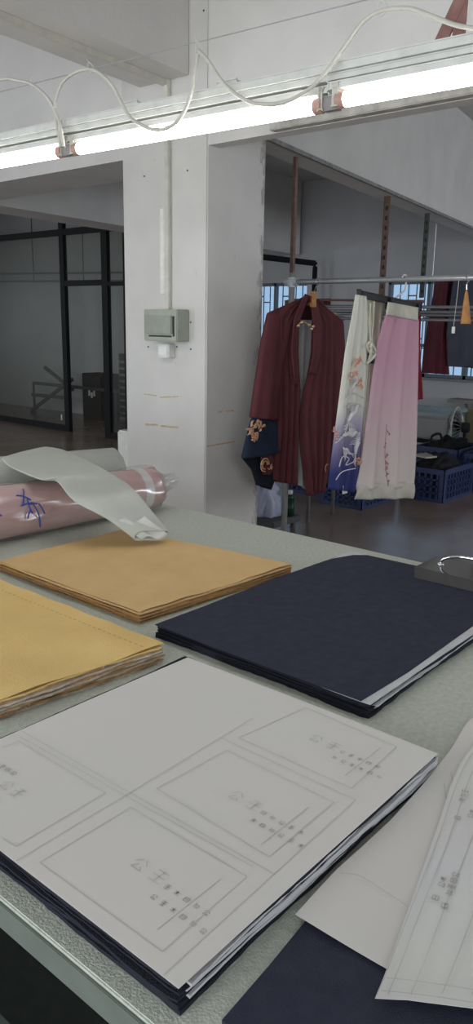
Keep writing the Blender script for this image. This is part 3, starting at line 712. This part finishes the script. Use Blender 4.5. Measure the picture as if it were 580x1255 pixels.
# hanging bars
o = link('hanging_bar', obox(BM(), (3.86, 2.84, RZ-.2), (3.86, 2.84, 2.483), .022, .022, up=Vector((1, 0, 0))), m_rust)
tag(o, 'thin brown steel bar rising from the left end of the garment rail', 'bar')
def slotted(px0, py0, wd, M, label):
    X = 4.0
    while px_(px0, py0, X).y < 2.725+.1654*(X-3.406)+.07 and X < 8: X += .01
    q = px_(px0, py0, X); x, y, z0 = q; top = 2.483
    bm = BM(); abox(bm, x-.002, x+.002, y-wd, y, z0, top); abox(bm, x-.002, x+wd, y-.003, y+.001, z0, top)
    o = link('slotted_angle', bm, M); tag(o, label, 'bar')
    z = z0+.04; sl = 0
    while z < top-.05:
        link('slot', abox(BM(), x-.0045, x-.0018, y-wd*.68, y-wd*.32, z, z+.03), m_shadow, o); z += .07
    return o
slotted(464, 372, .05, m_rust, 'brown slotted steel angle hanging above the two skirts')
slotted(514, 365, .045, m_dgreen, 'dark green slotted steel angle hanging right of the brown one')
rr = thing('rear_rack', 'rack of thin grey pipes behind the garment rail', 'rack', (5.2, 2.4, 0))
for (y0_, x_, z_, r_) in ((3.55, 5.0, 1.685, .011), (3.5, 5.15, 1.655, .011), (3.45, 5.3, 1.635, .011), (3.45, 5.05, 1.60, .010)):
    link('rack_pipe', cyl(BM(), (x_, y0_, z_), (x_, .3, z_-.02), r_, n=10), mat('pipe_grey', (150, 150, 152), .4, .4), rr, True)
for (y_,) in ((3.42,), (.4,)):
    link('rack_cross_bar', obox(BM(), (4.95, y_, 1.62), (5.36, y_, 1.60), .025, .03), m_rust, rr)
    for x_ in (4.97, 5.33): link('rack_post', cyl(BM(), (x_, y_, 0), (x_, y_, 1.62), .014, n=10), MATS['pipe_grey'], rr, True)
o = link('red_pipe', cyl(BM(), (4.9, 3.60, 1.73), (4.9, 2.5, 1.715), .008, n=8), mat('red_brown_pipe', (130, 92, 86), .6), rr)
p = px_(347, 369, 5.0)
pl = thing('wooden_hanger_bundle', 'bundle of brown wooden hangers lying on the rear rack left of the robe', 'hanger', (5.1, 3.45, 1.69))
for k in range(4): link('hanger', obox(BM(), (5.0+.03*k, 3.38, 1.705+.004*k), (4.93+.03*k, 3.68, 1.70+.004*k), .016, .045, bev=.004), mat('old_wood', (120, 92, 78), .7, noise=(90, 66, 56), nscale=30), pl)

# garments ----------------------------------------------------------
def lerp_pl(pl, t):
    return interp(pl, t)
def panel(name, root, M, Lp, Rp, Y, nu=28, nv=50, amp=.015, fr=4, ph=0, bulge=0, th=.004, grow=True, axis='Y'):
    """cloth panel hanging in plane Y; Lp, Rp = outline pixels top to bottom (x, y)"""
    Ls_ = resample([py_(x, y, Y) for x, y in Lp], nv); Rs_ = resample([py_(x, y, Y) for x, y in Rp], nv)
    def f(u, v):
        i = min(int(round(v*nv)), nv); p = Ls_[i].lerp(Rs_[i], u)
        a = amp*((.3+.7*v) if grow else 1)
        p.y += a*math.sin(2*math.pi*fr*u+ph+1.1*math.sin(3*v)) + .35*a*math.sin(2*math.pi*fr*2.3*u+ph*2) - bulge*math.sin(math.pi*u)
        return p
    bm = BM(); grid(bm, f, nu, nv); return solid(link(name, bm, M, root, True), th)
def resample(P, n):
    d = [0]
    for a, b in zip(P, P[1:]): d.append(d[-1]+(b-a).length)
    out = []
    for i in range(n+1):
        t = d[-1]*i/n; k = 0
        while k < len(P)-2 and d[k+1] < t: k += 1
        s = (t-d[k])/max(1e-9, d[k+1]-d[k]); out.append(P[k].lerp(P[k+1], min(1, max(0, s))))
    return out
def sleeve(name, root, M, Lp, Rp, Y, depth=.05, nu=32, nv=40, amp=.008, fr=5, ph=0):
    Ls_ = resample([py_(x, y, Y) for x, y in Lp], nv); Rs_ = resample([py_(x, y, Y) for x, y in Rp], nv)
    def f(u, v):
        i = min(int(round(v*nv)), nv); a = u*2*math.pi; c = (Ls_[i]+Rs_[i])/2; h = (Rs_[i]-Ls_[i])/2
        return c+h*math.cos(a)+Vector((0, 1, 0))*((depth*(.5+.5*v)+amp*math.sin(fr*a+ph+2*v))*math.sin(a)+amp*math.sin(7*math.cos(a)+ph))
    bm = BM(); grid(bm, f, nu, nv, True); return solid(link(name, bm, M, root, True), .003)
YC = 2.59
coat = thing('robe', 'long maroon robe with gold embroidered navy cuffs hanging on the rail', 'robe', (RX, YC, .5))
panel('back_panel', coat, m_maroon, [(372, 366), (345, 378), (340, 460), (336, 590)], [(384, 366), (410, 388), (408, 470), (398, 600)], YC+.06, amp=.012)
panel('white_lining', coat, m_lining, [(364, 392), (362, 470), (366, 520), (362, 592)], [(386, 392), (385, 470), (376, 520), (381, 603)], YC+.02, amp=.010, fr=2, nu=16)['label'] = 'pale grey lining'
panel('front_left', coat, m_maroon, [(373, 364), (352, 374), (342, 384), (342, 455), (341, 520), (336, 560), (334, 588)],
      [(377, 362), (372, 372), (366, 392), (365, 430), (366, 468), (370, 476), (368, 512), (366, 560), (365, 596)], YC-.035, amp=.014, fr=4, ph=1)
panel('front_right', coat, m_maroon, [(378, 362), (381, 372), (384, 390), (383, 430), (380, 452), (373, 484), (369, 511), (371, 555), (378, 608)],
      [(381, 365), (395, 376), (409, 386), (410, 450), (409, 500), (405, 560), (396, 603)], YC-.03, amp=.016, fr=4, ph=.4)
# shoulders
sleeve('sleeve', coat, m_maroon, [(366, 368), (330, 383), (322, 420), (315, 468), (309, 512)], [(376, 370), (357, 400), (348, 450), (343, 480), (340, 515)], YC-.01, .045, ph=1)
sleeve('sleeve', coat, m_maroon, [(381, 368), (396, 400), (405, 450), (404, 500), (400, 552)], [(388, 367), (421, 394), (423, 440), (420, 500), (411, 556)], YC, .045, ph=2)
m_cuff = mat('cuff_navy', (34, 46, 66), .85, bump=.2, bscale=300)
o = sleeve('cuff', coat, m_cuff, [(309, 511), (304, 530), (297, 562)], [(340, 514), (341, 545), (345, 552)], YC-.01, .046, nv=14, amp=.004); o['label'] = 'navy cuff'
o = sleeve('cuff_lining', coat, mat('cuff_dark', (26, 30, 42), .9), [(297, 562), (308, 575), (316, 594)], [(345, 552), (343, 575), (331, 600)], YC-.005, .03, nv=14, amp=.004); o['label'] = 'dark underside of the cuff'
o = sleeve('cuff', coat, m_cuff, [(399, 551), (397, 575), (396, 592)], [(412, 556), (408, 580), (404, 599)], YC, .03, nv=12, amp=.003); o['label'] = 'navy cuff'
o = panel('cuff_patch', coat, m_maroon, [(320, 558), (320, 575), (324, 582)], [(335, 556), (336, 572), (332, 582)], YC-.05, nu=8, nv=8, amp=.002)
# collar strips
o = panel('collar', coat, m_maroon, [(374, 360), (368, 372), (360, 392), (357, 430), (361, 470)], [(379, 362), (374, 376), (367, 396), (366, 432), (368, 472)], YC-.062, nu=6, amp=.003)
o = panel('collar', coat, m_maroon, [(379, 362), (382, 376), (384, 398), (384, 432), (379, 456)], [(383, 364), (390, 374), (396, 396), (395, 430), (388, 460)], YC-.062, nu=6, amp=.003)
def flower(bm, c, n, r, seed, Y, pr=.004):
    rnd = random.Random(seed)
    for k in range(n):
        a = rnd.uniform(0, 6.28); l = r*rnd.uniform(.5, 1); d_ = Vector((math.cos(a), 0, math.sin(a))); s_ = Vector((-math.sin(a), 0, math.cos(a)))
        tube(bm, [c+d_*l*.15, c+d_*l*.6+s_*l*.25+Vector((0, -.004, 0)), c+d_*l], lambda t: pr*(.4+math.sin(math.pi*min(1, t+.05))), 6, 4)
bm = BM()
for i, (x, y, r) in enumerate(((312, 530, .05), (307, 524, .05), (314, 518, .05), (320, 524, .045), (311, 537, .035))): flower(bm, py_(x, y, YC-.062), 6, r, i, YC)
o = link('embroidery', bm, m_gold, coat, True); o['label'] = 'gold flower embroidery above the cuff'; bm = BM()
for r_ in (.022, .036):
    c = py_(325, 570, YC-.058); tube(bm, [c+Vector((math.cos(t)*r_, 0, math.sin(t)*r_)) for t in (0, .8, 1.6, 2.4, 3.2, 4, 4.8)], .004, 6, 4)
flower(bm, py_(331, 574, YC-.058), 4, .03, 9, YC, .003)
o = link('embroidery', bm, m_gold, coat, True); o['label'] = 'gold scroll embroidery'; bm = BM()
c = py_(401, 574, YC-.04); tube(bm, [c+Vector((math.cos(t)*.02, 0, math.sin(t)*.025)) for t in (0, .8, 1.6, 2.4, 3.2, 4)], .003, 6, 4)
o = link('embroidery', bm, m_gold, coat, True); o['label'] = 'gold curl on the right cuff'
bm = BM()
for i, (x, y) in enumerate(((366, 399), (370, 395), (379, 398), (382, 403), (384, 400))): bmesh.ops.create_icosphere(bm, subdivisions=2, radius=.009, matrix=Matrix.Translation(py_(x, y, YC-.075)))
tube(bm, [py_(364, 400, YC-.07), py_(371, 394, YC-.075), py_(378, 398, YC-.075), py_(385, 401, YC-.07)], .0035, 6)
o = link('clasp', bm, mat('gold_metal', (226, 196, 150), .3, .7), coat, True); o['label'] = 'golden collar clasp'
hg = thing('coat_hanger', 'wooden hanger holding up the maroon robe', 'hanger', (RX, YC, 1.7), 'wooden hangers on the rail')
a = py_(378, 364, YC-.03)
bm = BM(); obox(bm, a+Vector((0, -.035, -.05)), a+Vector((0, -.035, .025)), .012, .035, up=Vector((1, 0, 0)), bev=.004); link('hanger_neck', bm, m_wood, hg)
bm = BM(); tube(bm, [a+Vector((-.17, .01, -.10)), a+Vector((-.08, 0.01, -.055)), a+Vector((0, 0.01, -.035)), a+Vector((.08, .01, -.055)), a+Vector((.17, .01, -.10))], .011, 8); link('hanger_arm', bm, m_wood, hg, True)
def hook(root, base, top, M=m_chrome, r=.003):
    bm = BM(); tube(bm, [base, base.lerp(top, .6), top+Vector((.022, 0, -.012)), top+Vector((.020, 0, .012)), top+Vector((0, 0, .0215)), top+Vector((-.018, 0, .010)), top+Vector((-.022, 0, -.01))], r, 8)
    link('hook', bm, M, root, True)
hook(hg, a+Vector((0, -.035, .02)), Vector((RX, a.y-.02, RZ)))

# skirts on clip hanger
YS = 2.007
ch = thing('clip_hanger', 'black clip hanger holding the painted skirt and the pink skirt', 'hanger', (RX, YS, 1.7))
ha = py_(440, 360, YS); hb = py_(515, 376, YS)
link('hanger_bar', obox(BM(), ha, hb, .014, .032, bev=.005), mat('black_plastic', (34, 33, 36), .45), ch)
for x, y in ((443, 361), (477, 368), (511, 376)):
    c = py_(x, y+4, YS-.004); link('clip', obox(BM(), c+Vector((0, 0, .03)), c+Vector((0, 0, -.03)), .034, .022, up=Vector((1, 0, 0)), bev=.003), MATS['black_plastic'], ch)
mid = (ha+hb)/2
bm = BM(); tube(bm, [Vector((mid.x, YS, mid.z)), Vector((RX, YS, RZ-.06)), Vector((RX+.02, YS, RZ-.02)), Vector((RX+.023, YS, RZ+.012)), Vector((RX, YS, RZ+.022)), Vector((RX-.022, YS, RZ+.008))], .0045, 8)
link('hook', bm, m_plastic_w, ch, True)

sk1 = thing('skirt', 'painted skirt fading from white to navy with crane embroidery, left on the clip hanger', 'skirt', (3.6, YS, .6), 'skirts on the rail')
m_paint = mat_ramp('painted_skirt', [(.58, (42, 48, 96)), (.84, (58, 62, 114)), (.95, (112, 104, 142)), (1.08, (172, 164, 182)), (1.17, (208, 206, 194)), (1.8, (214, 212, 198))], wob=.03)
panel('skirt_front', sk1, m_paint, [(437, 361), (432, 392), (425, 430), (419, 480), (413, 530), (405, 600)], [(449, 363), (453, 392), (452, 430), (450, 480), (446, 540), (438, 603)], YS-.03, amp=.012, fr=3, ph=.8)
panel('skirt_back', sk1, mat('skirt_cream', (206, 202, 184), .85, bump=.2), [(446, 364), (452, 380), (455, 410), (455, 440)], [(474, 370), (470, 385), (466, 410), (460, 446)], YS+.03, amp=.008, fr=2, nv=30)['label'] = 'cream inside of the waist'
o = panel('skirt_side', sk1, mat('skirt_cream', (206, 202, 184)), [(452, 440), (448, 500), (443, 560), (440, 600)], [(458, 446), (456, 500), (452, 560), (447, 603)], YS+.02, amp=.008, fr=2, nu=10)
bm = BM(); rnd = random.Random(3)
# cranes: bodies with wings made of feather strokes
def crane(bm, x, y, s, a):
    c = py_(x, y, YS-.052); ca, sa = math.cos(a), math.sin(a)
    def q(u, w_): return c+Vector(((u*ca-w_*sa)*s, -.002, (u*sa+w_*ca)*s))
    tube(bm, [q(-.6, -.2), q(-.2, .05), q(.2, .1), q(.45, .35), q(.75, .4)], lambda t: s*(.14*math.sin(math.pi*min(1, t*.8+.15))+.02), 8, 4)
    for k in range(6):
        tube(bm, [q(-.1+.05*k, .05), q(-.25+.14*k, .5), q(-.5+.18*k, .85-.05*k)], lambda t: s*.05*(1-.6*t), 6, 3)
    for k in range(3): tube(bm, [q(-.55, -.2), q(-.9, -.35-.1*k), q(-1.2, -.35-.22*k)], s*.03, 5, 3)
for (x, y, s, a) in ((433, 508, .075, .3), (428, 534, .085, -.4), (438, 545, .075, .9), (426, 552, .055, 2.2), (436, 470, .04, .4)): crane(bm, x, y, s, a)
for st_ in ([(416, 572), (420, 560), (428, 562), (424, 570), (434, 566)], [(412, 588), (420, 578), (436, 574)], [(424, 490), (434, 482), (445, 488)], [(426, 500), (436, 494), (446, 500)]):
    tube(bm, [py_(x, y, YS-.052) for x, y in st_], .0028, 6)
o = link('embroidery', bm, mat('white_thread', (206, 202, 206), .7), sk1, True); o['label'] = 'white crane embroidery'
bm = BM()
for i, (x, y) in enumerate(((437, 447), (441, 443), (432, 463), (438, 466), (435, 455), (443, 470), (437, 563), (441, 564))): flower(bm, py_(x, y, YS-.05), 4, .03, 30+i, YS, .0035)
for i, (x, y) in enumerate(((410, 528), (413, 534))): flower(bm, py_(x, y, YS-.05), 4, .025, 60+i, YS, .003)
o = link('embroidery', bm, mat('coral_thread', (222, 160, 140), .7), sk1, True); o['label'] = 'coral flower embroidery'
bm = BM(); c = py_(454, 424, YS-.045)
for k in range(4): tube(bm, [c+Vector((0, 0, .02)), c+Vector((.022*(k-1.5), -.012*(k%2), -.012*k)), c+Vector((.018*(1.5-k), 0, -.05-.012*k))], lambda t: .009*(1-.3*t), 8)
tube(bm, [c+Vector((-.02, 0, .2)), c+Vector((-.015, 0, .1)), c+Vector((0, 0, .02))], .004, 6); tube(bm, [c+Vector((.03, .01, .21)), c+Vector((.012, 0, .1)), c+Vector((.004, 0, .0))], .005, 6)
link('sash_knot', bm, MATS['skirt_cream'], sk1, True)
bm = BM(); obox(bm, py_(452, 432, YS-.03), py_(456, 444, YS-.03), .03, .02); o = link('sash_end', bm, m_navy, sk1); o['label'] = 'navy sash end'
bm = BM(); c = py_(423, 602, YS-.03); abox(bm, c.x-.02, c.x+.02, c.y-.002, c.y+.002, c.z-.012, c.z+.03); link('care_tag', bm, m_plastic_w, sk1)

sk2 = thing('skirt', 'pink pleated skirt fading to white at the hem, right on the clip hanger', 'skirt', (3.8, YS, .6), 'skirts on the rail')
m_pk = mat_ramp('pink_skirt', [(.60, (206, 198, 190)), (.84, (206, 192, 188)), (1.1, (204, 174, 180)), (1.38, (202, 156, 172)), (1.8, (202, 148, 168))], wob=.02)
panel('skirt_cloth', sk2, m_pk, [(474, 384), (463, 420), (455, 470), (447, 530), (441, 580), (437, 600)], [(513, 392), (512, 430), (510, 480), (508, 540), (506, 590), (505, 598)], YS-.045, amp=.014, fr=2.2, ph=2, nu=44)
o = panel('waistband', sk2, mat('waistband_white', (214, 210, 194), .85, bump=.2), [(476, 370), (474, 386)], [(513, 377), (513, 393)], YS-.052, nu=16, nv=6, amp=.004); o['label'] = 'cream waistband'
o = panel('organza_hem', sk2, mat('organza', (196, 190, 178), .7), [(438, 593), (436, 612)], [(506, 590), (505, 611)], YS-.045, amp=.013, fr=2.2, ph=2, nv=8, nu=44, grow=False); o['label'] = 'sheer cream hem band'
bm = BM()
for i, (x, y) in enumerate(((472, 545), (473, 558), (474, 566), (473, 574), (474, 582), (475, 590), (476, 530))): flower(bm, py_(x, y, YS-.082), 3, .022, 90+i, YS, .0028)
tube(bm, [py_(474, 520, YS-.08), py_(472, 560, YS-.08), py_(476, 596, YS-.08)], .0018, 5)
o = link('embroidery', bm, mat('rose_thread', (176, 122, 128), .7), sk2, True); o['label'] = 'rose embroidery down the pleat'

# wooden hanger edge-on at the right
h2 = thing('coat_hanger', 'empty wooden hanger seen edge on at the right end of the rail', 'hanger', (RX, 1.66, 1.6), 'wooden hangers on the rail')
a = px_(572, 356, RX); b = px_(571, 397, RX)
def hf(u, v):
    c = a.lerp(b, v); ang = u*2*math.pi; wd_ = .006+.026*v**.8
    return c+Vector((0, math.cos(ang)*wd_*.75, math.sin(ang)*.0))+Vector((math.sin(ang)*wd_, 0, 0))
bm = BM(); V = grid(bm, hf, 14, 10, True); bm.faces.new(V[0]); bm.faces.new(V[-1][::-1]); link('hanger_arm', bm, m_wood, h2, True)
hook(h2, a, Vector((RX, a.y, RZ)))
o = link('hang_tag', abox(BM(), RX-.03, RX-.026, px_(559, 404, RX).y-.008, px_(559, 404, RX).y+.008, px_(559, 404, RX).z-.018, px_(559, 404, RX).z+.014), m_plastic_w)
bm = BM(); p = px_(559, 404, RX); tag(o, 'tiny pale tag hanging on a thread beside the edge-on hanger', 'tag')
link('thread', cyl(bm, (RX-.028, p.y, p.z+.014), (RX-.01, p.y, RZ-.0), .0012, n=5), m_plastic_w, o)
# red strap garment behind the pink skirt
rd = thing('red_garment', 'narrow red garment hanging behind the right edge of the pink skirt', 'garment', (4.8, 2.1, 1.0))
bm = BM(); Yg = px_(514, 430, 4.8).y
panel('garment_cloth', rd, mat('red_cloth', (128, 30, 44), .85, bump=.2), [(508, 386), (508, 440), (509, 490)], [(516, 386), (515, 430), (518, 489)], Yg, amp=.01, fr=2, nu=12)
# garments hung at the window
def hung(label, Lp, Rp, Y, M, am=.03):
    r = thing('hanging_garment', label, 'garment', tuple(py_(Lp[0][0], Lp[0][1]+100, Y)), 'dark garments in front of the window')
    return panel('garment_cloth', r, M, Lp, Rp, Y, amp=am, fr=3, nu=30, th=.01), r
ds = dict
g1_, _ = hung('dark red garment hanging in front of the right window', [(535, 344), (529, 385), (524, 420), (520, 457)], [(556, 344), (554, 385), (550, 420), (549, 459)], 3.55, mat('dark_red_cloth', (92, 34, 44), .9, noise=(58, 30, 38), nscale=3))
g2_, _ = hung('dark grey garment hanging right of the dark red one at the window', [(556, 343), (552, 380), (550, 410), (550, 449)], [(600, 340), (600, 380), (600, 410), (600, 452)], 3.5, mat('dark_grey_cloth', (72, 74, 86), .9, noise=(58, 60, 72), nscale=3))
gr_ = thing('window_rail', 'thin rail near the right window on which the dark garments hang', 'rail', (7.0, 3.5, 0))
pA = py_(530, 342, 3.55); pB = py_(600, 338, 3.5)
link('rail_tube', cyl(BM(), pA+Vector((-.2, .02, 0)), pB+Vector((.2, -.02, 0)), .012, n=10), m_steel, gr_, True)
for p in (pA, pB): link('drop_rod', cyl(BM(), p, Vector((p.x, p.y, ZC)), .005, n=6), m_steel, gr_)

# ------------------------------------------------------------ crates etc.
def crate(x0, x1, y0, y1, z0, h, label, group='blue plastic crates on the floor'):
    root = thing('plastic_crate', label, 'crate', ((x0+x1)/2, (y0+y1)/2, z0), group)
    link('crate_base', abox(BM(), x0+.01, x1-.01, y0+.01, y1-.01, z0, z0+.02), m_blue, root)
    for (ax, pos, a0, a1) in (('X', x0, y0, y1), ('X', x1, y0, y1), ('Y', y0, x0, x1), ('Y', y1, x0, x1)):
        bm = BM()
        def bar(a, b, za, zb, t=.012):
            if ax == 'X': abox(bm, pos-t/2, pos+t/2, a, b, za, zb)
            else: abox(bm, a, b, pos-t/2, pos+t/2, za, zb)
        bar(a0, a1, z0+h-.045, z0+h, .022); bar(a0, a1, z0, z0+.03, .014)
        n = max(3, round((a1-a0)/.06))
        for i in range(n+1): c = a0+(a1-a0)*i/n; bar(max(a0, c-.010), min(a1, c+.010), z0, z0+h)
        for k in (.25, .45, .65): bar(a0, a1, z0+h*k, z0+h*k+.014)
        bar(a0+(a1-a0)*.0, a0+.04, z0, z0+h, .016); bar(a1-.04, a1, z0, z0+h, .016)
        link('crate_side', bm, m_blue, root)
    return root
def pile(name, c, r, h, M, label, cat, group=None, seed=0, folds=8, root=None):
    rnd = random.Random(seed); bm = BM(); bmesh.ops.create_icosphere(bm, subdivisions=4, radius=1)
    ph = [rnd.uniform(0, 6.28) for _ in range(6)]
    for v in bm.verts:
        x, y, z = v.co; d_ = 1+.12*math.sin(folds*x+ph[0])*math.sin(folds*y+ph[1])+.09*math.sin(folds*2*y+ph[2]+3*z)+.05*math.sin(folds*3.1*x+ph[3]+y*5)
        v.co = Vector((c[0]+x*r[0]*min(d_, 1.1), c[1]+y*r[1]*min(d_, 1.1), c[2]+(max(z, -.15)+.15)*h*d_))
    o = link(name, bm, M, root, True)
    if root is None: tag(o, label, cat, group)
    return o
c1 = pz(542, 617, 0)       # near corner of the right crate
crate(c1.x, c1.x+.62, c1.y, c1.y+.42, 0, .30, 'blue crate at the right of the pink skirt, lower and nearest one')
pile('cloth_heap', (c1.x+.31, c1.y+.21, .22), (.26, .17), .15, m_dkcloth, 'black cloth heap filling the nearest blue crate', 'cloth', seed=1)
bm = BM(); prism(bm, [(c1.x+.06, c1.y+.22), (c1.x+.18, c1.y+.17), (c1.x+.3, c1.y+.34), (c1.x+.12, c1.y+.38)], .375, .39)
tag(link('cardboard_sheet', bm, mat('pale_card', (186, 176, 160), .8)), 'pale card lying on the black cloth in the nearest crate', 'card')
qx, qy = c1.x+.70, c1.y+.20
crate(qx, qx+.6, qy, qy+.46, 0, .38, 'blue crate with a tall black heap behind the nearest crate')
pile('cloth_heap', (qx+.30, qy+.23, .30), (.26, .20), .13, m_dkcloth, 'black crumpled cloth heap rising out of the second crate', 'cloth', seed=4, folds=6)
bm = BM(); tube(bm, [(qx+.10, qy+.34, .42), (qx+.10, qy+.33, .48), (qx+.14, qy+.27, .50), (qx+.16, qy+.25, .42)], .013, 8)
tag(link('cloth_strap', bm, m_dkcloth, None, True), 'black looped strap sticking up out of the taller cloth heap', 'strap')
c2 = pz(444, 624, 0)
crate(c2.x-.05, c2.x+.55, c2.y-.02, c2.y+.40, 0, .22, 'low bright blue crate under the painted skirt hem')
c3 = pz(392, 603, 0)
crate(c3.x-.18, c3.x+.38, c2.y+.48, c2.y+.92, 0, .26, 'bright blue crate between the robe and the painted skirt')
crate(qx+.02, qx+.6, qy-.56, qy-.06, 0, .36, 'blue crate cut off by the right border behind the crates')
pile('cloth_heap', (qx+.32, qy-.31, .28), (.24, .18), .30, mat('pale_cloth', (160, 156, 150), .9), 'pale cloth pile in the crate at the right border', 'cloth', seed=6)
ox, oy = 7.93, 3.63
bx_ = thing('storage_box', 'translucent plastic storage box with pale contents behind the crates', 'box', (ox+.25, oy+.3, .32))
link('box_body', abox(BM(), ox, ox+.40, oy, oy+.66, .32, .62, .03), clear('milky_plastic', (.66, .76, .82), .35, .25), bx_)
link('box_lid', abox(BM(), ox-.02, ox+.42, oy-.02, oy+.68, .62, .655, .01), mat('lid_teal', (140, 160, 166), .25, spec=.6), bx_)
link('box_contents', abox(BM(), ox+.05, ox+.35, oy+.05, oy+.60, .33, .54, .03), mat('contents_beige', (176, 166, 150), .9), bx_)
bench = thing('low_bench', 'low dark bench carrying the translucent storage box', 'bench', (ox+.3, oy+.3, 0))
link('bench_top', abox(BM(), ox-.03, ox+.44, oy-.03, oy+.75, .28, .32, .005), m_black, bench)
for a_ in (ox-.02, ox+.38):
    for b_ in (oy-.03, oy+.69): link('leg', abox(BM(), a_, a_+.04, b_, b_+.04, 0, .28), m_black, bench)
# fan
fc = px_(559, 523, 7.95)
fan = thing('pedestal_fan', 'round floor fan with a pale guard ring standing behind the crates', 'fan', (fc.x, fc.y, 0))
fd = Vector((math.cos(R_(100)), math.sin(R_(100)), 0)); fs = Vector((0, 0, 1)).cross(fd)
def ring(bm, c, r, t): tube(bm, [c+fs*math.cos(k*2*math.pi/24)*r+Vector((0, 0, math.sin(k*2*math.pi/24)*r)) for k in range(25)], t, 6, 0)
bm = BM(); ring(bm, fc, .21, .012); link('guard_ring', bm, mat('guard_pale', (176, 170, 156), .4), fan, True)
bm = BM()
for k in range(24):
    a_ = k*2*math.pi/24
    for s_ in (-1, 1): tube(bm, [fc+fd*.07*s_, fc+fd*.06*s_+(fs*math.cos(a_)+Vector((0, 0, math.sin(a_))))*.12, fc+(fs*math.cos(a_)+Vector((0, 0, math.sin(a_))))*.21], .0022, 4, 2)
link('guard_wires', bm, m_steel, fan)
for k in range(3):
    bm = BM(); a_ = k*2*math.pi/3
    def bl(u, v):
        an = a_+(u-.5)*1.3*(1-.2*v); r_ = .04+.145*v; return fc+(fs*math.cos(an)+Vector((0, 0, math.sin(an))))*r_+fd*(.05*(u-.5))
    grid(bm, bl, 8, 6); solid(link('fan_blade', bm, mat('blade_teal', (60, 78, 80), .4), fan, True), .003)
bm = BM(); cyl(bm, fc+fd*.03, fc-fd*.14, .055, n=20); link('motor', bm, m_black, fan, True)
bm = BM(); cyl(bm, (fc.x-fd.x*.1, fc.y-fd.y*.1, .03), fc-fd*.1, .016, n=12); link('stand', bm, m_black, fan, True)
bm = BM(); cyl(bm, (fc.x-fd.x*.1, fc.y-fd.y*.1, 0), (fc.x-fd.x*.1, fc.y-fd.y*.1, .035), .15, .13, 28); link('fan_base', bm, m_black, fan, True)
# wall shelf and beige cabinet at the right
p = px_(555, 490, 8.9)
ws = thing('wall_shelf', 'narrow grey shelf on the wall under the right window', 'shelf', (8.9, p.y-.6, p.z))
link('shelf_board', abox(BM(), 8.75, 8.998, p.y-1.4, p.y, p.z-.02, p.z+.02), mat('shelf_grey', (150, 146, 138), .7), ws)
for yy in (p.y-.2, p.y-1.2): link('shelf_bracket', obox(BM(), (8.99, yy, p.z-.16), (8.82, yy, p.z-.02), .02, .02), m_steel, ws)
p = px_(571, 500, 8.4)
bc = thing('beige_cabinet', 'beige low cabinet below the wall shelf at the right border', 'cabinet', (8.6, p.y-.4, 0))
link('cabinet_body', abox(BM(), 8.4, 8.74, p.y-.8, p.y, 0, p.z, .01), mat('beige_paint', (150, 142, 116), .6), bc)
link('cabinet_door', abox(BM(), 8.385, 8.4, p.y-.77, p.y-.03, .05, p.z-.04, .003), mat('beige_paint_door', (144, 136, 110), .6), bc)

# things under the robe
u = pz(325, 660, .0)
bg0 = px_(327, 612, 4.6)
bm = BM()
pile('plastic_bag', (bg0.x, bg0.y, bg0.z-.12), (.11, .11), .26, mat('bag_white', (178, 182, 204), .5, spec=.5), 'pale bluish plastic bag standing on the small stool under the robe', 'bag', seed=12, folds=5)
so = thing('small_stool', 'small dark stool under the left side of the robe', 'stool', (bg0.x, bg0.y, 0))
sz = bg0.z-.14
link('seat', abox(BM(), bg0.x-.17, bg0.x+.19, bg0.y-.2, bg0.y+.2, sz-.03, sz+.02, .008), mat('stool_grey', (84, 84, 86), .6), so)
for a_ in (-.14, .14):
    for b_ in (-.16, .14): link('leg', abox(BM(), bg0.x+a_, bg0.x+a_+.03, bg0.y+b_, bg0.y+b_+.03, 0, sz-.03), MATS['stool_grey'], so)
bt = thing('green_bottle', 'dark green bottle standing beside the pale bag under the robe', 'bottle', (bg0.x+.02, bg0.y-.14, sz))
bc_ = (bg0.x+.10, bg0.y-.15)
bm = BM(); cyl(bm, (bc_[0], bc_[1], sz+.02), (bc_[0], bc_[1], sz+.15), .038, n=16); cyl(bm, (bc_[0], bc_[1], sz+.15), (bc_[0], bc_[1], sz+.19), .038, .018, 16)
link('bottle_body', bm, mat('green_plastic', (34, 62, 48), .35), bt, True)
bm = BM(); cyl(bm, (bc_[0], bc_[1], sz+.19), (bc_[0], bc_[1], sz+.22), .02, n=16); link('cap', bm, m_plastic_w, bt, True)
